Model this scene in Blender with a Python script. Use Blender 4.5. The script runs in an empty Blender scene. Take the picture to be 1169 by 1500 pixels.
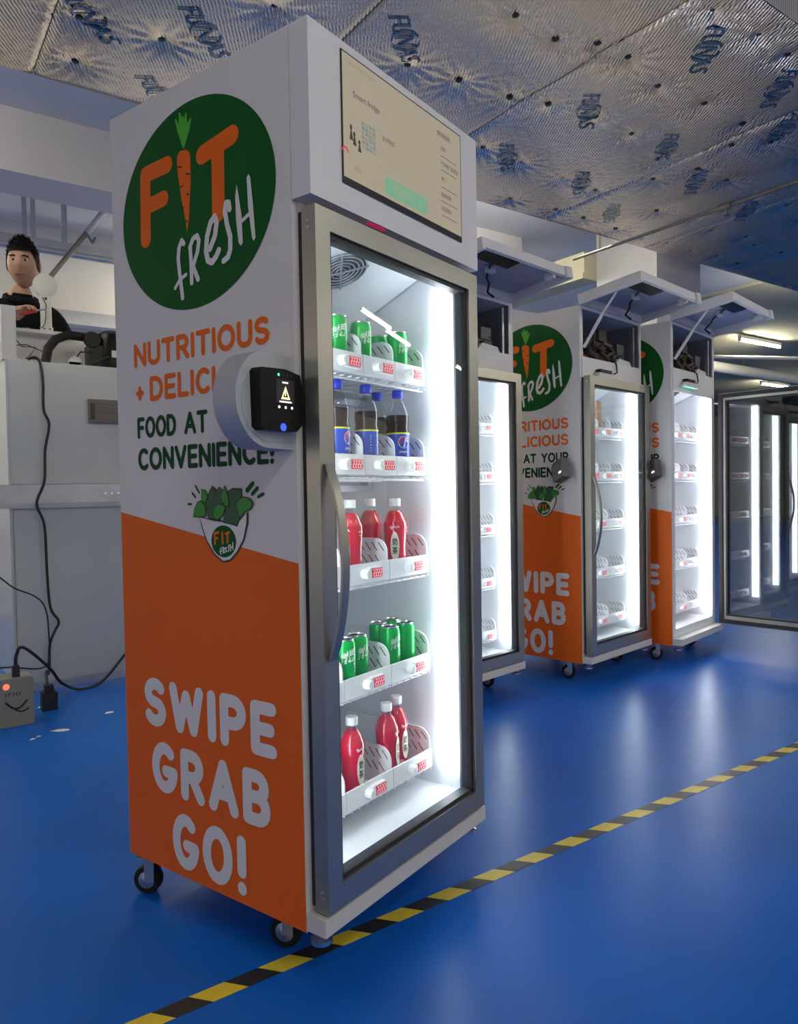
import bpy, bmesh, math, random
from mathutils import Vector, Matrix
random.seed(7)
scene = bpy.context.scene
COL = scene.collection
PI = math.pi
rad = math.radians

# ------------------------------------------------------------------ camera
F_PX, PITCH, ROLL, CAM_H = 1073.27, 0.0278, -0.0176, 1.04
BAZ = rad(54.8)                     # azimuth of the building's long axis seen from the camera
_sa, _ca = math.sin(BAZ), math.cos(BAZ)
def c2w(v):                         # camera-levelled frame (x right, y forward) -> building frame
    return Vector((v[0]*_sa + v[1]*_ca, -v[0]*_ca + v[1]*_sa, v[2]))
_fw = Vector((0, math.cos(PITCH), -math.sin(PITCH)))
_up = Vector((0, math.sin(PITCH), math.cos(PITCH)))
_r = Vector((1, 0, 0))
_r2 = math.cos(ROLL)*_r + math.sin(ROLL)*_up
_u2 = -math.sin(ROLL)*_r + math.cos(ROLL)*_up
RIGHT, UPV, FWD = c2w(_r2), c2w(_u2), c2w(_fw)
CAM = Vector((0, 0, CAM_H))
def ray(x, y):
    return FWD + (x-584.5)/F_PX*RIGHT - (y-750.0)/F_PX*UPV
def on_z(x, y, z):
    d = ray(x, y); return CAM + d*((z-CAM_H)/d.z)
def on_y(x, y, Y):
    d = ray(x, y); return CAM + d*(Y/d.y)
cam_data = bpy.data.cameras.new('camera')
cam = bpy.data.objects.new('camera', cam_data); COL.objects.link(cam)
cam_data.sensor_fit = 'HORIZONTAL'; cam_data.sensor_width = 36.0
cam_data.lens = F_PX*36.0/1169.0
cam_data.clip_start = 0.05; cam_data.clip_end = 100
M = Matrix((( RIGHT.x, UPV.x, -FWD.x, CAM.x), (RIGHT.y, UPV.y, -FWD.y, CAM.y), (RIGHT.z, UPV.z, -FWD.z, CAM.z), (0, 0, 0, 1)))
cam.matrix_world = M
scene.camera = cam
scene.view_settings.view_transform = 'Standard'
scene.view_settings.look = 'None'
scene.view_settings.gamma = 1.0
scene.view_settings.use_curve_mapping = False
scene.view_settings.exposure = 0.0
# ------------------------------------------------------------------ world (dim daylight from the open ends of the hall)
world = bpy.data.worlds.new('world'); scene.world = world
world.use_nodes = True
wb = world.node_tree.nodes['Background']
wb.inputs[0].default_value = (0.80, 0.71, 0.64, 1); wb.inputs[1].default_value = 0.76
TUBE_POWER = 110.0                   # emission of the hall's fluorescent tubes
LED_POWER = 14.0                     # emission of the fridge LED strips

# ------------------------------------------------------------------ materials
def pmat(name, col, rough=0.5, metal=0.0, emit=None, estr=0.0, noise=0.0, nscale=8.0, coat=0.0, spec=0.5, bump=0.0, bscale=40.0):
    m = bpy.data.materials.new(name); m.use_nodes = True
    nt = m.node_tree; b = nt.nodes['Principled BSDF']
    b.inputs['Base Color'].default_value = (*col, 1)
    b.inputs['Roughness'].default_value = rough
    b.inputs['Metallic'].default_value = metal
    b.inputs['Coat Weight'].default_value = coat
    b.inputs['Coat Roughness'].default_value = 0.1
    b.inputs['Specular IOR Level'].default_value = spec
    if emit:
        b.inputs['Emission Color'].default_value = (*emit, 1); b.inputs['Emission Strength'].default_value = estr
    tc = nt.nodes.new('ShaderNodeTexCoord')
    if noise > 0:
        n = nt.nodes.new('ShaderNodeTexNoise'); n.inputs['Scale'].default_value = nscale; n.inputs['Detail'].default_value = 4
        nt.links.new(tc.outputs['Object'], n.inputs['Vector'])
        r = nt.nodes.new('ShaderNodeMapRange'); r.inputs['From Min'].default_value = 0.3; r.inputs['From Max'].default_value = 0.7
        r.inputs['To Min'].default_value = 1-noise; r.inputs['To Max'].default_value = 1+noise*0.5
        nt.links.new(n.outputs['Fac'], r.inputs['Value'])
        mx = nt.nodes.new('ShaderNodeMix'); mx.data_type = 'RGBA'; mx.blend_type = 'MULTIPLY'; mx.inputs[0].default_value = 1
        mx.inputs[6].default_value = (*col, 1)
        nt.links.new(r.outputs['Result'], mx.inputs[7]); nt.links.new(mx.outputs[2], b.inputs['Base Color'])
    if bump > 0:
        n2 = nt.nodes.new('ShaderNodeTexNoise'); n2.inputs['Scale'].default_value = bscale; n2.inputs['Detail'].default_value = 5
        nt.links.new(tc.outputs['Object'], n2.inputs['Vector'])
        bp = nt.nodes.new('ShaderNodeBump'); bp.inputs['Strength'].default_value = bump; bp.inputs['Distance'].default_value = 0.01
        nt.links.new(n2.outputs['Fac'], bp.inputs['Height']); nt.links.new(bp.outputs['Normal'], b.inputs['Normal'])
    return m
def glass_mat(name, tint, ior=1.45, rough=0.0, boost=1.0):
    m = bpy.data.materials.new(name); m.use_nodes = True; nt = m.node_tree; nt.nodes.clear()
    o = nt.nodes.new('ShaderNodeOutputMaterial'); t = nt.nodes.new('ShaderNodeBsdfTransparent'); g = nt.nodes.new('ShaderNodeBsdfGlossy')
    fr = nt.nodes.new('ShaderNodeFresnel'); fr.inputs[0].default_value = ior
    mu = nt.nodes.new('ShaderNodeMath'); mu.operation = 'MULTIPLY'; mu.inputs[1].default_value = boost; mu.use_clamp = True
    mx = nt.nodes.new('ShaderNodeMixShader')
    t.inputs[0].default_value = (*tint, 1); g.inputs['Roughness'].default_value = rough; g.inputs[0].default_value = (1, 1, 1, 1)
    ge = nt.nodes.new('ShaderNodeNewGeometry'); mr = nt.nodes.new('ShaderNodeMapRange')   # the node inverts the index on back faces: undo it for a thin pane
    mr.inputs['To Min'].default_value = ior; mr.inputs['To Max'].default_value = 1/ior
    nt.links.new(ge.outputs['Backfacing'], mr.inputs['Value']); nt.links.new(mr.outputs['Result'], fr.inputs[0])
    nt.links.new(fr.outputs[0], mu.inputs[0]); nt.links.new(mu.outputs[0], mx.inputs[0])
    nt.links.new(t.outputs[0], mx.inputs[1]); nt.links.new(g.outputs[0], mx.inputs[2]); nt.links.new(mx.outputs[0], o.inputs[0])
    return m
def foil_mat():
    m = pmat('foil', (0.70, 0.62, 0.53), 0.27, 1.0); nt = m.node_tree; b = nt.nodes['Principled BSDF']
    tc = nt.nodes.new('ShaderNodeTexCoord'); mp = nt.nodes.new('ShaderNodeMapping'); mp.inputs['Rotation'].default_value = (0, 0, rad(30))
    w = nt.nodes.new('ShaderNodeTexWave'); w.inputs['Scale'].default_value = 22; w.inputs['Distortion'].default_value = 3.0; w.inputs['Detail'].default_value = 3
    n = nt.nodes.new('ShaderNodeTexNoise'); n.inputs['Scale'].default_value = 5; n.inputs['Detail'].default_value = 8
    ad = nt.nodes.new('ShaderNodeMath'); ad.operation = 'ADD'
    bp = nt.nodes.new('ShaderNodeBump'); bp.inputs['Strength'].default_value = 0.35; bp.inputs['Distance'].default_value = 0.006
    nt.links.new(tc.outputs['Object'], mp.inputs[0]); nt.links.new(mp.outputs[0], w.inputs['Vector']); nt.links.new(tc.outputs['Object'], n.inputs['Vector'])
    nt.links.new(w.outputs['Fac'], ad.inputs[0]); nt.links.new(n.outputs['Fac'], ad.inputs[1])
    nt.links.new(ad.outputs[0], bp.inputs['Height']); nt.links.new(bp.outputs['Normal'], b.inputs['Normal'])
    return m
def floor_mat():
    m = pmat('epoxy_blue', (0.005, 0.115, 0.52), 0.22, noise=0.15, nscale=1.3, spec=0.15); nt = m.node_tree; b = nt.nodes['Principled BSDF']
    tc = nt.nodes.new('ShaderNodeTexCoord'); n = nt.nodes.new('ShaderNodeTexNoise'); n.inputs['Scale'].default_value = 18; n.inputs['Detail'].default_value = 6
    r = nt.nodes.new('ShaderNodeMapRange'); r.inputs['To Min'].default_value = 0.25; r.inputs['To Max'].default_value = 0.38
    bp = nt.nodes.new('ShaderNodeBump'); bp.inputs['Strength'].default_value = 0.02; bp.inputs['Distance'].default_value = 0.01
    nt.links.new(tc.outputs['Object'], n.inputs['Vector']); nt.links.new(n.outputs['Fac'], r.inputs['Value']); nt.links.new(r.outputs['Result'], b.inputs['Roughness'])
    nt.links.new(n.outputs['Fac'], bp.inputs['Height']); nt.links.new(bp.outputs['Normal'], b.inputs['Normal'])
    return m
MT = dict(
    floor=floor_mat(), foil=foil_mat(),
    slab=pmat('slab_paint', (0.74, 0.74, 0.76), 0.8, noise=0.08, nscale=0.7),
    wall=pmat('wall_paint', (0.74, 0.72, 0.70), 0.8, noise=0.06, nscale=0.6),
    beam=pmat('beam_paint', (0.50, 0.50, 0.54), 0.8, noise=0.06, nscale=1.0),
    white=pmat('powder_white', (0.74, 0.73, 0.73), 0.42, noise=0.03, nscale=3),
    wrapw=pmat('wrap_white', (0.72, 0.70, 0.69), 0.48, spec=0.3, noise=0.02, nscale=3),
    orange=pmat('wrap_orange', (0.80, 0.135, 0.008), 0.48, spec=0.25, noise=0.03, nscale=3),
    green=pmat('print_green', (0.006, 0.10, 0.016), 0.5, spec=0.15, noise=0.05),
    dgreen=pmat('print_dark_green', (0.004, 0.06, 0.022), 0.5, spec=0.15),
    porange=pmat('print_orange', (0.85, 0.15, 0.012), 0.5, spec=0.2),
    pwhite=pmat('print_white', (0.76, 0.75, 0.74), 0.4),
    black=pmat('print_black', (0.012, 0.012, 0.012), 0.4),
    leaf1=pmat('print_leaf_bright', (0.02, 0.30, 0.025), 0.4), leaf2=pmat('print_leaf_dark', (0.012, 0.10, 0.035), 0.4),
    leaf3=pmat('print_leaf_tip', (0.06, 0.45, 0.03), 0.4),
    alu=pmat('door_aluminium', (0.42, 0.41, 0.36), 0.32, 0.85, noise=0.04, nscale=2),
    steel=pmat('galvanised', (0.50, 0.52, 0.56), 0.38, 0.9, noise=0.12, nscale=12),
    chrome=pmat('chrome', (0.75, 0.75, 0.75), 0.15, 1.0),
    gasket=pmat('gasket', (0.015, 0.015, 0.018), 0.5), rubber=pmat('rubber', (0.012, 0.011, 0.011), 0.55, spec=0.25),
    plinth=pmat('plinth', (0.62, 0.61, 0.57), 0.45, noise=0.03),
    liner=pmat('liner', (0.80, 0.82, 0.86), 0.45, noise=0.02),
    led=pmat('led_strip', (1, 1, 1), 0.5, emit=(0.90, 0.95, 1.0), estr=LED_POWER),
    tray=pmat('tray_plastic', (0.80, 0.80, 0.83), 0.4), slot=pmat('slot_shadow', (0.10, 0.11, 0.13), 0.6),
    tag=pmat('tag_white', (0.85, 0.85, 0.86), 0.35), digit=pmat('tag_display', (0.45, 0.02, 0.04), 0.3, emit=(0.9, 0.04, 0.08), estr=0.35),
    digit2=pmat('tag_digit', (0.9, 0.55, 0.6), 0.3, emit=(1.0, 0.55, 0.6), estr=0.4),
    wire=pmat('wire_white', (0.72, 0.72, 0.76), 0.35), fan=pmat('fan_grille', (0.48, 0.49, 0.52), 0.4, 0.4),
    glass=glass_mat('door_glass', (0.93, 0.96, 0.95), 1.42), glass2=glass_mat('open_door_glass', (0.50, 0.54, 0.58), 1.5, boost=2.2),
    clear=glass_mat('clear_pet', (0.86, 0.88, 0.90), 1.35),
    can=pmat('can_green', (0.0, 0.42, 0.06), 0.28, 0.25, noise=0.03), lid=pmat('can_lid', (0.70, 0.70, 0.70), 0.25, 0.9),
    cola=pmat('cola', (0.016, 0.007, 0.008), 0.22, spec=0.3), pblue=pmat('label_blue', (0.005, 0.06, 0.50), 0.3), capb=pmat('cap_blue', (0.01, 0.04, 0.62), 0.35),
    lime=pmat('label_lime', (0.65, 0.75, 0.05), 0.4), red=pmat('label_red', (0.75, 0.02, 0.02), 0.35),
    juice=pmat('red_juice', (0.62, 0.012, 0.035), 0.18, coat=0.6), cream=pmat('label_cream', (0.75, 0.72, 0.60), 0.45), gold=pmat('label_gold', (0.75, 0.45, 0.12), 0.4),
    screen=pmat('screen', (0.10, 0.09, 0.07), 0.25, emit=(0.62, 0.53, 0.38), estr=0.50), sgreen=pmat('screen_green', (0.05, 0.2, 0.1), 0.3, emit=(0.30, 0.62, 0.40), estr=0.45),
    stext=pmat('screen_text', (0.06, 0.05, 0.04), 0.4), sgrey=pmat('screen_grey', (0.2, 0.18, 0.14), 0.4, emit=(0.5, 0.42, 0.30), estr=0.35), sblue=pmat('screen_teal', (0.1, 0.2, 0.22), 0.4, emit=(0.35, 0.45, 0.42), estr=0.3),
    bezel=pmat('bezel', (0.012, 0.012, 0.012), 0.25), redlamp=pmat('status_red', (0.5, 0, 0.05), 0.4, emit=(0.9, 0.02, 0.15), estr=0.35),
    reader=pmat('reader_black', (0.005, 0.005, 0.006), 0.35, spec=0.15), dreader=pmat('reader_grey', (0.06, 0.065, 0.075), 0.4), housing=pmat('housing_grey', (0.42, 0.45, 0.48), 0.42, noise=0.03),
    lwhite=pmat('lit_white', (0.8, 0.8, 0.8), 0.4, emit=(1, 0.97, 0.9), estr=1.2), lyel=pmat('lit_yellow', (0.8, 0.7, 0.4), 0.4, emit=(0.95, 0.85, 0.5), estr=0.9),
    lblue=pmat('lit_blue', (0.05, 0.1, 0.9), 0.4, emit=(0.05, 0.10, 1.0), estr=1.0), lgreen=pmat('lit_green', (0.05, 0.6, 0.3), 0.4, emit=(0.1, 0.9, 0.45), estr=1.2),
    cab=pmat('cabinet_greygreen', (0.52, 0.56, 0.55), 0.30, noise=0.03, coat=0.2), cabw=pmat('cabinet_white', (0.66, 0.66, 0.65), 0.5),
    comp=pmat('compressor_black', (0.006, 0.006, 0.007), 0.3, spec=0.2), vent=pmat('vent_taupe', (0.17, 0.15, 0.125), 0.5), ventd=pmat('vent_dark', (0.05, 0.045, 0.035), 0.6),
    cable=pmat('cable_black', (0.012, 0.012, 0.013), 0.5), ups=pmat('ups_beige', (0.26, 0.255, 0.21), 0.5, noise=0.04), redl=pmat('red_light', (0.8, 0.1, 0.05), 0.4, emit=(1, 0.15, 0.08), estr=1.5),
    paper=pmat('paper', (0.78, 0.78, 0.74), 0.7), yellow=pmat('tape_yellow', (0.72, 0.55, 0.03), 0.4, noise=0.12, nscale=15), tblack=pmat('tape_black', (0.018, 0.016, 0.015), 0.42, noise=0.2, nscale=15),
    print_blue=pmat('foil_print', (0.03, 0.14, 0.28), 0.35, 0.5), pin=pmat('pin', (0.03, 0.03, 0.03), 0.5),
    tube=pmat('tube', (1, 1, 1), 0.5, emit=(1.0, 0.93, 0.72), estr=TUBE_POWER), lampbody=pmat('lamp_body', (0.7, 0.7, 0.66), 0.5),
    skin=pmat('skin', (0.42, 0.235, 0.16), 0.5), hair=pmat('hair', (0.008, 0.007, 0.007), 0.7, spec=0.08, bump=0.6, bscale=120), jacket=pmat('jacket', (0.008, 0.008, 0.010), 0.85, spec=0.1, bump=0.4, bscale=60),
    trouser=pmat('trousers', (0.02, 0.022, 0.03), 0.8), shoe=pmat('shoe', (0.03, 0.03, 0.03), 0.6), eye=pmat('eye_white', (0.5, 0.48, 0.45), 0.3), lip=pmat('lips', (0.32, 0.13, 0.10), 0.5),
    purple=pmat('flap_inner', (0.40, 0.41, 0.52), 0.45, 0.2, noise=0.05), brown=pmat('wiring_brown', (0.07, 0.04, 0.03), 0.5, noise=0.4, nscale=60), copper=pmat('copper', (0.55, 0.25, 0.12), 0.35, 0.9),
    card=pmat('cardboard', (0.50, 0.30, 0.17), 0.8), pipe=pmat('pipe_grey', (0.20, 0.19, 0.17), 0.4, 0.5), hall=pmat('hall_ceiling', (0.50, 0.48, 0.36), 0.85, noise=0.08, nscale=0.4), redpaint=pmat('red_paint', (0.5, 0.04, 0.03), 0.5),
)

# ------------------------------------------------------------------ mesh helpers
class MB:
    def __init__(self): self.v = []; self.f = []
    def add(self, vs, fs):
        o = len(self.v); self.v += [tuple(x) for x in vs]; self.f += [tuple(i+o for i in q) for q in fs]; return self
    def box(self, a, b):
        x0, y0, z0 = a; x1, y1, z1 = b
        return self.add([(x0,y0,z0),(x1,y0,z0),(x1,y1,z0),(x0,y1,z0),(x0,y0,z1),(x1,y0,z1),(x1,y1,z1),(x0,y1,z1)],
                        [(0,3,2,1),(4,5,6,7),(0,1,5,4),(1,2,6,5),(2,3,7,6),(3,0,4,7)])
    def prism(self, poly, fn0, fn1):           # poly: 2D points CCW; fn0/fn1 map a 2D point to the two 3D faces
        n = len(poly); vs = [fn0(p) for p in poly]+[fn1(p) for p in poly]
        return self.add(vs, [tuple(range(n-1, -1, -1)), tuple(range(n, 2*n))]+[(i, (i+1) % n, n+(i+1) % n, n+i) for i in range(n)])
    def tube(self, pts, r, n=8, cap=True, rs=None):
        pts = [Vector(p) for p in pts]; rings = []
        prev = None
        for i, p in enumerate(pts):
            d = (pts[min(i+1, len(pts)-1)]-pts[max(i-1, 0)]).normalized()
            a = prev if prev else (Vector((0, 0, 1)) if abs(d.z) < 0.9 else Vector((1, 0, 0)))
            e1 = (a-d*a.dot(d)).normalized(); e2 = d.cross(e1); prev = e1
            rr = rs[i] if rs else r
            rings.append([p+(e1*math.cos(2*PI*k/n)+e2*math.sin(2*PI*k/n))*rr for k in range(n)])
        vs = [q for ring in rings for q in ring]; fs = []
        for i in range(len(pts)-1):
            for k in range(n): fs.append((i*n+k, i*n+(k+1) % n, (i+1)*n+(k+1) % n, (i+1)*n+k))
        if cap: fs += [tuple(range(n-1, -1, -1)), tuple(range((len(pts)-1)*n, len(pts)*n))]
        return self.add(vs, fs)
    def lathe(self, prof, n=24, c=(0, 0, 0), cap=True, ax='z'):
        vs = []; fs = []
        for (r, h) in prof:
            for k in range(n):
                a = 2*PI*k/n; x, y = r*math.cos(a), r*math.sin(a)
                vs.append({'z': (c[0]+x, c[1]+y, c[2]+h), 'y': (c[0]+x, c[1]+h, c[2]+y), 'x': (c[0]+h, c[1]+x, c[2]+y)}[ax])
        for i in range(len(prof)-1):
            for k in range(n): fs.append((i*n+k, i*n+(k+1) % n, (i+1)*n+(k+1) % n, (i+1)*n+k))
        if cap: fs += [tuple(range(n-1, -1, -1)), tuple(range((len(prof)-1)*n, len(prof)*n))]
        return self.add(vs, fs)
    def mesh(self, name, m, smooth=False):
        me = bpy.data.meshes.new(name); me.from_pydata(self.v, [], self.f)
        bm = bmesh.new(); bm.from_mesh(me); bmesh.ops.recalc_face_normals(bm, faces=bm.faces); bm.to_mesh(me); bm.free()
        if smooth:
            me.shade_smooth()
            try: me.set_sharp_from_angle(angle=rad(38))
            except Exception: pass
        me.materials.append(m); me.update(); return me
    def obj(self, name, m, parent=None, smooth=False):
        return link(name, self.mesh(name, m, smooth), parent)
def link(name, me, parent=None):
    o = bpy.data.objects.new(name, me); COL.objects.link(o)
    if parent: o.parent = parent
    return o
def empty(name, loc=(0, 0, 0), rz=0.0):
    o = bpy.data.objects.new(name, None); COL.objects.link(o); o.location = loc; o.rotation_euler = (0, 0, rz); o.empty_display_size = 0.1; return o
def tag(o, label, cat, group=None):
    o['label'] = label; o['category'] = cat
    if group: o['group'] = group
    return o
def struct(o, label=None):
    o['kind'] = 'structure'
    if label: o['label'] = label
    return o
def box(name, a, b, m, parent=None): return MB().box(a, b).obj(name, m, parent)
CACHE = {}
def cpart(key, name, build, m, parent, smooth=False):       # a part whose mesh is shared by every copy
    if key not in CACHE: CACHE[key] = build().mesh(name, m, smooth)
    return link(name, CACHE[key], parent)
def text_mesh(s, size=1.0, bold=0.0, shear=0.0):
    cu = bpy.data.curves.new('txt', 'FONT'); cu.body = s; cu.size = size; cu.offset = bold; cu.shear = shear; cu.resolution_u = 3
    o = bpy.data.objects.new('txt', cu); COL.objects.link(o)
    dg = bpy.context.evaluated_depsgraph_get(); me = bpy.data.meshes.new_from_object(o.evaluated_get(dg))
    vs = [tuple(v.co) for v in me.vertices]; fs = [tuple(p.vertices) for p in me.polygons]
    bpy.data.objects.remove(o); bpy.data.curves.remove(cu); bpy.data.meshes.remove(me)
    return vs, fs
def text_fit(s, fn, w, h, bold=0.0, shear=0.0):              # text scaled into w x h, mapped by fn(x, y) -> 3D
    vs, fs = text_mesh(s, 1.0, bold, shear)
    if not vs: return MB()
    xs = [v[0] for v in vs]; ys = [v[1] for v in vs]; x0, x1, y0, y1 = min(xs), max(xs), min(ys), max(ys)
    return MB().add([fn((v[0]-x0)/max(x1-x0, 1e-6)*w, (v[1]-y0)/max(y1-y0, 1e-6)*h) for v in vs], fs)
# ------- stroke lettering: rounded strokes, every letter a set of polylines in a 1-high box
def arc(cx, cy, rx, ry, a0, a1, n=10): return [(cx+rx*math.cos(rad(a0+(a1-a0)*i/n)), cy+ry*math.sin(rad(a0+(a1-a0)*i/n))) for i in range(n+1)]
GL = {
 'A': (.72, [[(.0, 0), (.36, 1), (.72, 0)], [(.14, .33), (.58, .33)]]),
 'B': (.58, [[(0, 0), (0, 1), (.3, 1)]+arc(.3, .76, .24, .24, 90, -90)+[(0, .52)], [(.3, .52)]+arc(.32, .26, .26, .26, 90, -90)+[(0, 0)]]),
 'C': (.62, [arc(.36, .5, .36, .5, 50, 310, 14)]),
 'D': (.64, [[(0, 0), (0, 1), (.24, 1)]+arc(.24, .5, .40, .5, 90, -90, 12)+[(0, 0)]]),
 'E': (.50, [[(.5, 1), (0, 1), (0, 0), (.5, 0)], [(0, .5), (.44, .5)]]),
 'F': (.50, [[(.5, 1), (0, 1), (0, 0)], [(0, .5), (.42, .5)]]),
 'G': (.68, [arc(.36, .5, .36, .5, 50, 350, 14)+[(.40, .42)]]),
 'H': (.6, [[(0, 0), (0, 1)], [(.6, 0), (.6, 1)], [(0, .5), (.6, .5)]]),
 'I': (.0, [[(0, 0), (0, 1)]]),
 'L': (.46, [[(0, 1), (0, 0), (.46, 0)]]),
 'N': (.62, [[(0, 0), (0, 1), (.62, 0), (.62, 1)]]),
 'O': (.76, [arc(.38, .5, .38, .5, 0, 360, 24)]),
 'P': (.56, [[(0, 0), (0, 1), (.28, 1)]+arc(.28, .72, .28, .28, 90, -90)+[(0, .44)]]),
 'R': (.58, [[(0, 0), (0, 1), (.28, 1)]+arc(.28, .73, .27, .27, 90, -90)+[(0, .46)], [(.28, .46), (.58, 0)]]),
 'S': (.56, [arc(.29, .75, .27, .25, 35, 270, 10)+arc(.28, .25, .28, .25, 90, -150, 10)]),
 'T': (.62, [[(0, 1), (.62, 1)], [(.31, 1), (.31, 0)]]),
 'U': (.60, [[(0, 1), (0, .3)]+arc(.3, .3, .3, .3, 180, 360, 10)+[(.6, 1)]]),
 'V': (.66, [[(0, 1), (.33, 0), (.66, 1)]]),
 'W': (.94, [[(0, 1), (.22, 0), (.47, .85), (.72, 0), (.94, 1)]]),
 'Y': (.62, [[(0, 1), (.31, .5), (.62, 1)], [(.31, .5), (.31, 0)]]),
 '!': (.0, [[(0, 1), (0, .36)], [(0, .0), (0, .012)]]),
 '+': (.42, [[(0, .36), (.42, .36)], [(.21, .12), (.21, .60)]]),
}
class Decal:                                                # flat print on the side panel: strokes and polygons in (s, z)
    def __init__(self, off): self.mb = MB(); self.off = off; self.k = 0
    def P(self, s, z): return (-self.off-self.k*0.000002, DEP-s, z)
    def poly(self, pts):
        self.k += 1; n = len(pts); self.mb.add([self.P(*p) for p in pts], [tuple(range(n))]); return self
    def stroke(self, pts, w0, w1=None, n=12):
        w1 = w1 or w0; L = len(pts)
        for i, p in enumerate(pts):
            r = (w0+(w1-w0)*i/max(L-1, 1))/2
            self.poly([(p[0]+r*math.cos(2*PI*k/n), p[1]+r*math.sin(2*PI*k/n)) for k in range(n)])
            if i < L-1:
                q = pts[i+1]; r2 = (w0+(w1-w0)*(i+1)/max(L-1, 1))/2; dx, dy = q[0]-p[0], q[1]-p[1]; l = math.hypot(dx, dy)
                if l < 1e-6: continue
                nx, ny = -dy/l, dx/l
                self.poly([(p[0]+nx*r, p[1]+ny*r), (p[0]-nx*r, p[1]-ny*r), (q[0]-nx*r2, q[1]-ny*r2), (q[0]+nx*r2, q[1]+ny*r2)])
        return self
    def line(self, s, s0, s1, z0, z1, w, gap=.30, space=.5):
        h = z1-z0-w; tot = 0; pos = []
        for i, ch in enumerate(s):
            if ch == ' ': tot += space; pos.append(None); continue
            pos.append(tot); tot += GL[ch][0]+gap
        tot -= gap
        sc = (s1-s0-w)/tot
        for ch, x in zip(s, pos):
            if x is None: continue
            for st in GL[ch][1]: self.stroke([(s0+w/2+(x+a)*sc, z0+w/2+b*h) for a, b in st], w)
        return self
    def ellipse(self, s, z, rs, rz, n=64): return self.poly([(s+rs*math.cos(2*PI*k/n), z+rz*math.sin(2*PI*k/n)) for k in range(n)])

# ------------------------------------------------------------------ the fridge frame (u right along the front, v back, z up)
WID, DEP, DH = 0.675, 0.683, 0.054
ZB, ZBT, ZH, ZT = 0.113, 0.150, 0.1646*10, 2.0
M_POS = c2w((-0.1671, 1.4965, 0)); M_YAW = BAZ - rad(35.913)
def side_px(x, y):                                          # photo pixel -> (s, z) on the near fridge's left side panel
    ex = Vector((math.cos(M_YAW), math.sin(M_YAW), 0)); ey = Vector((-math.sin(M_YAW), math.cos(M_YAW), 0))
    d = ray(x, y); t = -ex.dot(CAM-M_POS)/ex.dot(d); P = CAM+d*t-M_POS
    return (DEP-P.dot(ey), P.z)
def zpts(l, ox, oy, sc): return [side_px(ox+x*sc, oy+y*sc) for x, y in l]

# ================================================================== SETTING
X0, X1, Y0, Y1 = -7.0, 24.0, -6.0, 15.0
struct(MB().box((X0, Y0, -0.1), (X1, Y1, 0)).obj('floor', MT['floor']), 'glossy blue epoxy factory floor')
struct(MB().box((X0, Y0, 3.5), (X1, Y1, 3.6)).obj('ceiling', MT['slab']), 'pale painted concrete slab above the hall')
struct(MB().box((8.7, 3.7, 3.46), (X1-.1, Y1-.1, 3.5)).obj('ceiling_far', MT['hall']), 'olive ceiling of the far hall')
wl = struct(MB().box((X0, 7.3, 0), (8.6, 7.5, 3.5)).obj('wall_back', MT['wall']), 'off-white wall behind the row of fridges')
struct(MB().box((8.4, 7.5, 0), (8.6, Y1, 3.5)).obj('wall_side', MT['wall']), 'off-white return wall of the far hall')
struct(MB().box((X1-.1, Y0, 0), (X1, Y1, 3.5)).obj('wall_far', MT['hall']), 'olive grey wall at the far end of the hall')
struct(MB().box((8.6, Y1-.1, 0), (X1, Y1, 3.5)).obj('wall_far_side', MT['hall']), 'olive grey side wall of the far hall')
struct(MB().box((X0, 5.2, 3.1), (5.2, 5.6, 3.5)).obj('trim_1', MT['beam']), 'concrete ceiling beam beyond the foil duct')
struct(MB().box((X0, 7.1, 2.60), (8.6, 7.3, 2.72)).obj('trim_2', MT['beam']), 'grey ledge along the back wall')
struct(MB().box((5.18, 4.43, 2.92), (5.40, 7.1, 2.97)).box((5.2, 4.43, 2.97), (5.38, 7.1, 3.16)).obj('trim_3', MT['hall']), 'grey cross beam above the open flaps')
struct(MB().box((5.37, 3.80, 0), (6.0, 4.43, 3.5)).obj('trim_4', MT['beam']), 'cream square column behind the fridges')

# foil-clad duct hanging under the slab
DY0, DY1, DZ = 1.512, 3.58, 2.90
duct = struct(MB().box((-4.5, DY0+.03, DZ+.05), (10.5, DY1-.03, 3.5)).obj('ceiling_duct', MT['foil']), 'wide air duct wrapped in silver foil insulation')
pins = [(0.69, 3.09), (0.74, 3.41), (1.0, 3.05), (1.29, 2.6), (1.95, 2.64), (2.22, 2.61), (2.75, 3.04), (2.11, 2.13), (2.36, 2.15), (2.53, 2.07), (2.72, 2.06), (3.03, 2.13), (2.52, 2.59), (2.72, 2.53), (3.01, 2.48), (3.31, 2.49), (3.36, 2.1), (2.73, 1.67), (3.04, 1.65), (3.29, 1.66), (3.05, 3.05), (3.37, 3.47), (3.41, 3.06), (3.73, 3.08), (3.9, 2.78), (3.69, 2.6), (4.0, 2.55), (4.3, 2.54), (3.89, 2.27), (3.72, 2.11), (4.04, 2.13)]
for yy in (1.68, 2.10, 2.55, 3.06, 3.46):
    for i in range(-14, 32):
        q = (i*.315+random.uniform(-.05, .05), yy+random.uniform(-.05, .05))
        if (q[0] < .6 or q[0] > 4.35 or yy > 3.3) and all(math.hypot(q[0]-a, q[1]-b) > .2 for a, b in pins): pins.append(q)
seams = [-4.5, -3.4, -2.4, -1.4, -.4, .6, 1.61, 2.59, 3.81, 4.9, 6.0, 7.1, 8.2, 9.35, 10.5]
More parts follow.
